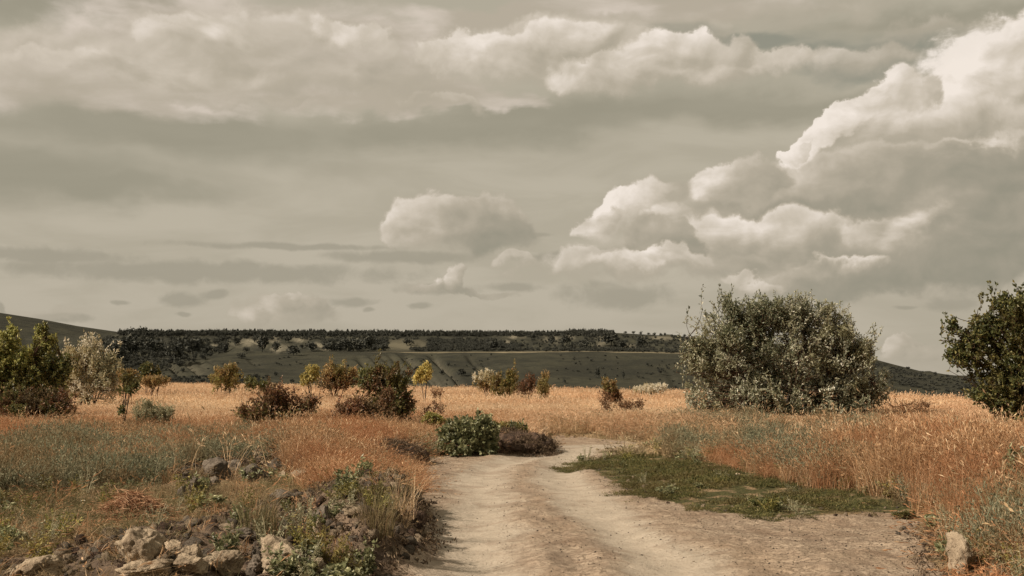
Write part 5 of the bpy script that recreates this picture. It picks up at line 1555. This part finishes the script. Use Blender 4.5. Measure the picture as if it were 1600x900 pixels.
mF, nF_ = new_mat('white_petal')
finish(mF, nF_, principled(nF_, (0.72, 0.69, 0.60), 0.7))
mY, nY_ = new_mat('yellow_flower_centre')
finish(mY, nY_, principled(nY_, (0.5, 0.34, 0.08), 0.7))
mS, nS_ = new_mat('flower_stem_green')
finish(mS, nS_, principled(nS_, srgb(92, 100, 56), 0.7))


def flower(px, py, label, dia=0.032):
    p = under(px, py)
    up_ = 0.09
    root = empty('white_flower', p, label, 'flower')
    st_v, st_q = tubes([[(0, 0, -0.01), (0.006, -0.004, up_ * 0.5), (0.004, -0.01, up_)]], 0.0016, 0.0012, 4)
    mesh_obj('stem', mesh_np('flower_stem', st_v, st_q, None, mS, True), root)
    V, Q = [], []
    for k in range(7):
        a = k / 7 * 6.283
        d = np.array([math.cos(a), math.sin(a), 0.12]); s_ = np.array([-math.sin(a), math.cos(a), 0])
        c = np.array([0.004, -0.01, up_])
        b = len(V)
        V += [c + d * 0.003, c + d * dia * 0.3 - s_ * dia * 0.2, c + d * dia * 0.55, c + d * dia * 0.3 + s_ * dia * 0.2]
        Q.append([b, b + 1, b + 2, b + 3])
    pt = mesh_obj('petals', mesh_np('petals', V, Q, None, mF), root)
    v, f = ICO[1]
    mesh_obj('flower_centre', mesh_np('flower_centre', v * dia * 0.14 + np.array([0.004, -0.01, up_ + 0.003]), None, f, mY, True), root)


for (a, b, t_) in [(451, 826, 'lone white flower left of the dark grey-brown rock'), (478, 848, 'left one of two white flowers touching each other in the weeds'), (484, 848, 'right one of two white flowers touching each other in the weeds'),
                   (495, 841, 'white flower above and right of the touching pair'), (502, 857, 'white flower lowest of those by the narrow brown rock'), (558, 876, 'white flower alone on the dark soil bank near the road'),
                   (417, 853, 'small white flower on top of the largest boulder edge'), (129, 783, 'bright white flower in the dark hollow left of the straw heap'), (15, 695, 'white flower high up in the rusty grass at the left edge')]:
    flower(a, b + 14, t_, 0.045)


def stick(px, py, w, label, ang_=0.0, th=0.010):
    p = under(px, py); s = p.y / F; L_ = w * s
    r = np.random.default_rng(int(px))
    P_ = np.stack([np.linspace(-L_ / 2, L_ / 2, 6), r.normal(size=6) * 0.01, 0.012 + np.abs(r.normal(size=6)) * 0.012], 1)
    v, q = tubes([P_, np.stack([np.linspace(0, L_ * 0.22, 6), np.linspace(0, 0.06, 6), np.linspace(0.012, 0.07, 6)], 1)], th, th * 0.4, 6)
    o = mesh_obj('stick', mesh_np('stick', v, q, None, BARK, True), label=label, cat='stick')
    o.location = p; o.rotation_euler.z = ang_
stick(650, 748, 34, 'dark twig lying flat on the left margin of the track', 0.05)
stick(652, 741, 22, 'shorter twig just behind the dark flat twig', -0.3, 0.007)
stick(1006, 736, 24, 'pale bent stick lying on the green patch', 0.1, 0.008)
stick(1250, 767, 12, 'tiny pale twig on the green patch near the rusty grass', 0.5, 0.006)


# every group whose members share a label: say which one it is by its place, left to right
ORD = ['leftmost', 'second from left', 'third from left', 'fourth from left', 'fifth from left', 'sixth from left', 'seventh from left', 'eighth from left', 'ninth from left', 'tenth from left',
       'eleventh from left', 'twelfth from left', 'thirteenth from left', 'fourteenth from left', 'fifteenth from left']
byl = {}
for o in sc.objects:
    if o.parent is None and o.get('group'):
        byl.setdefault(o['group'], []).append(o)
for g_, L in byl.items():
    L.sort(key=lambda o: o.location.x / o.location.y)
    if len(L) <= len(ORD):
        for k, o in enumerate(L):
            o['label'] = (ORD[k] if k < len(L) - 1 else 'rightmost') + ' ' + o['label']
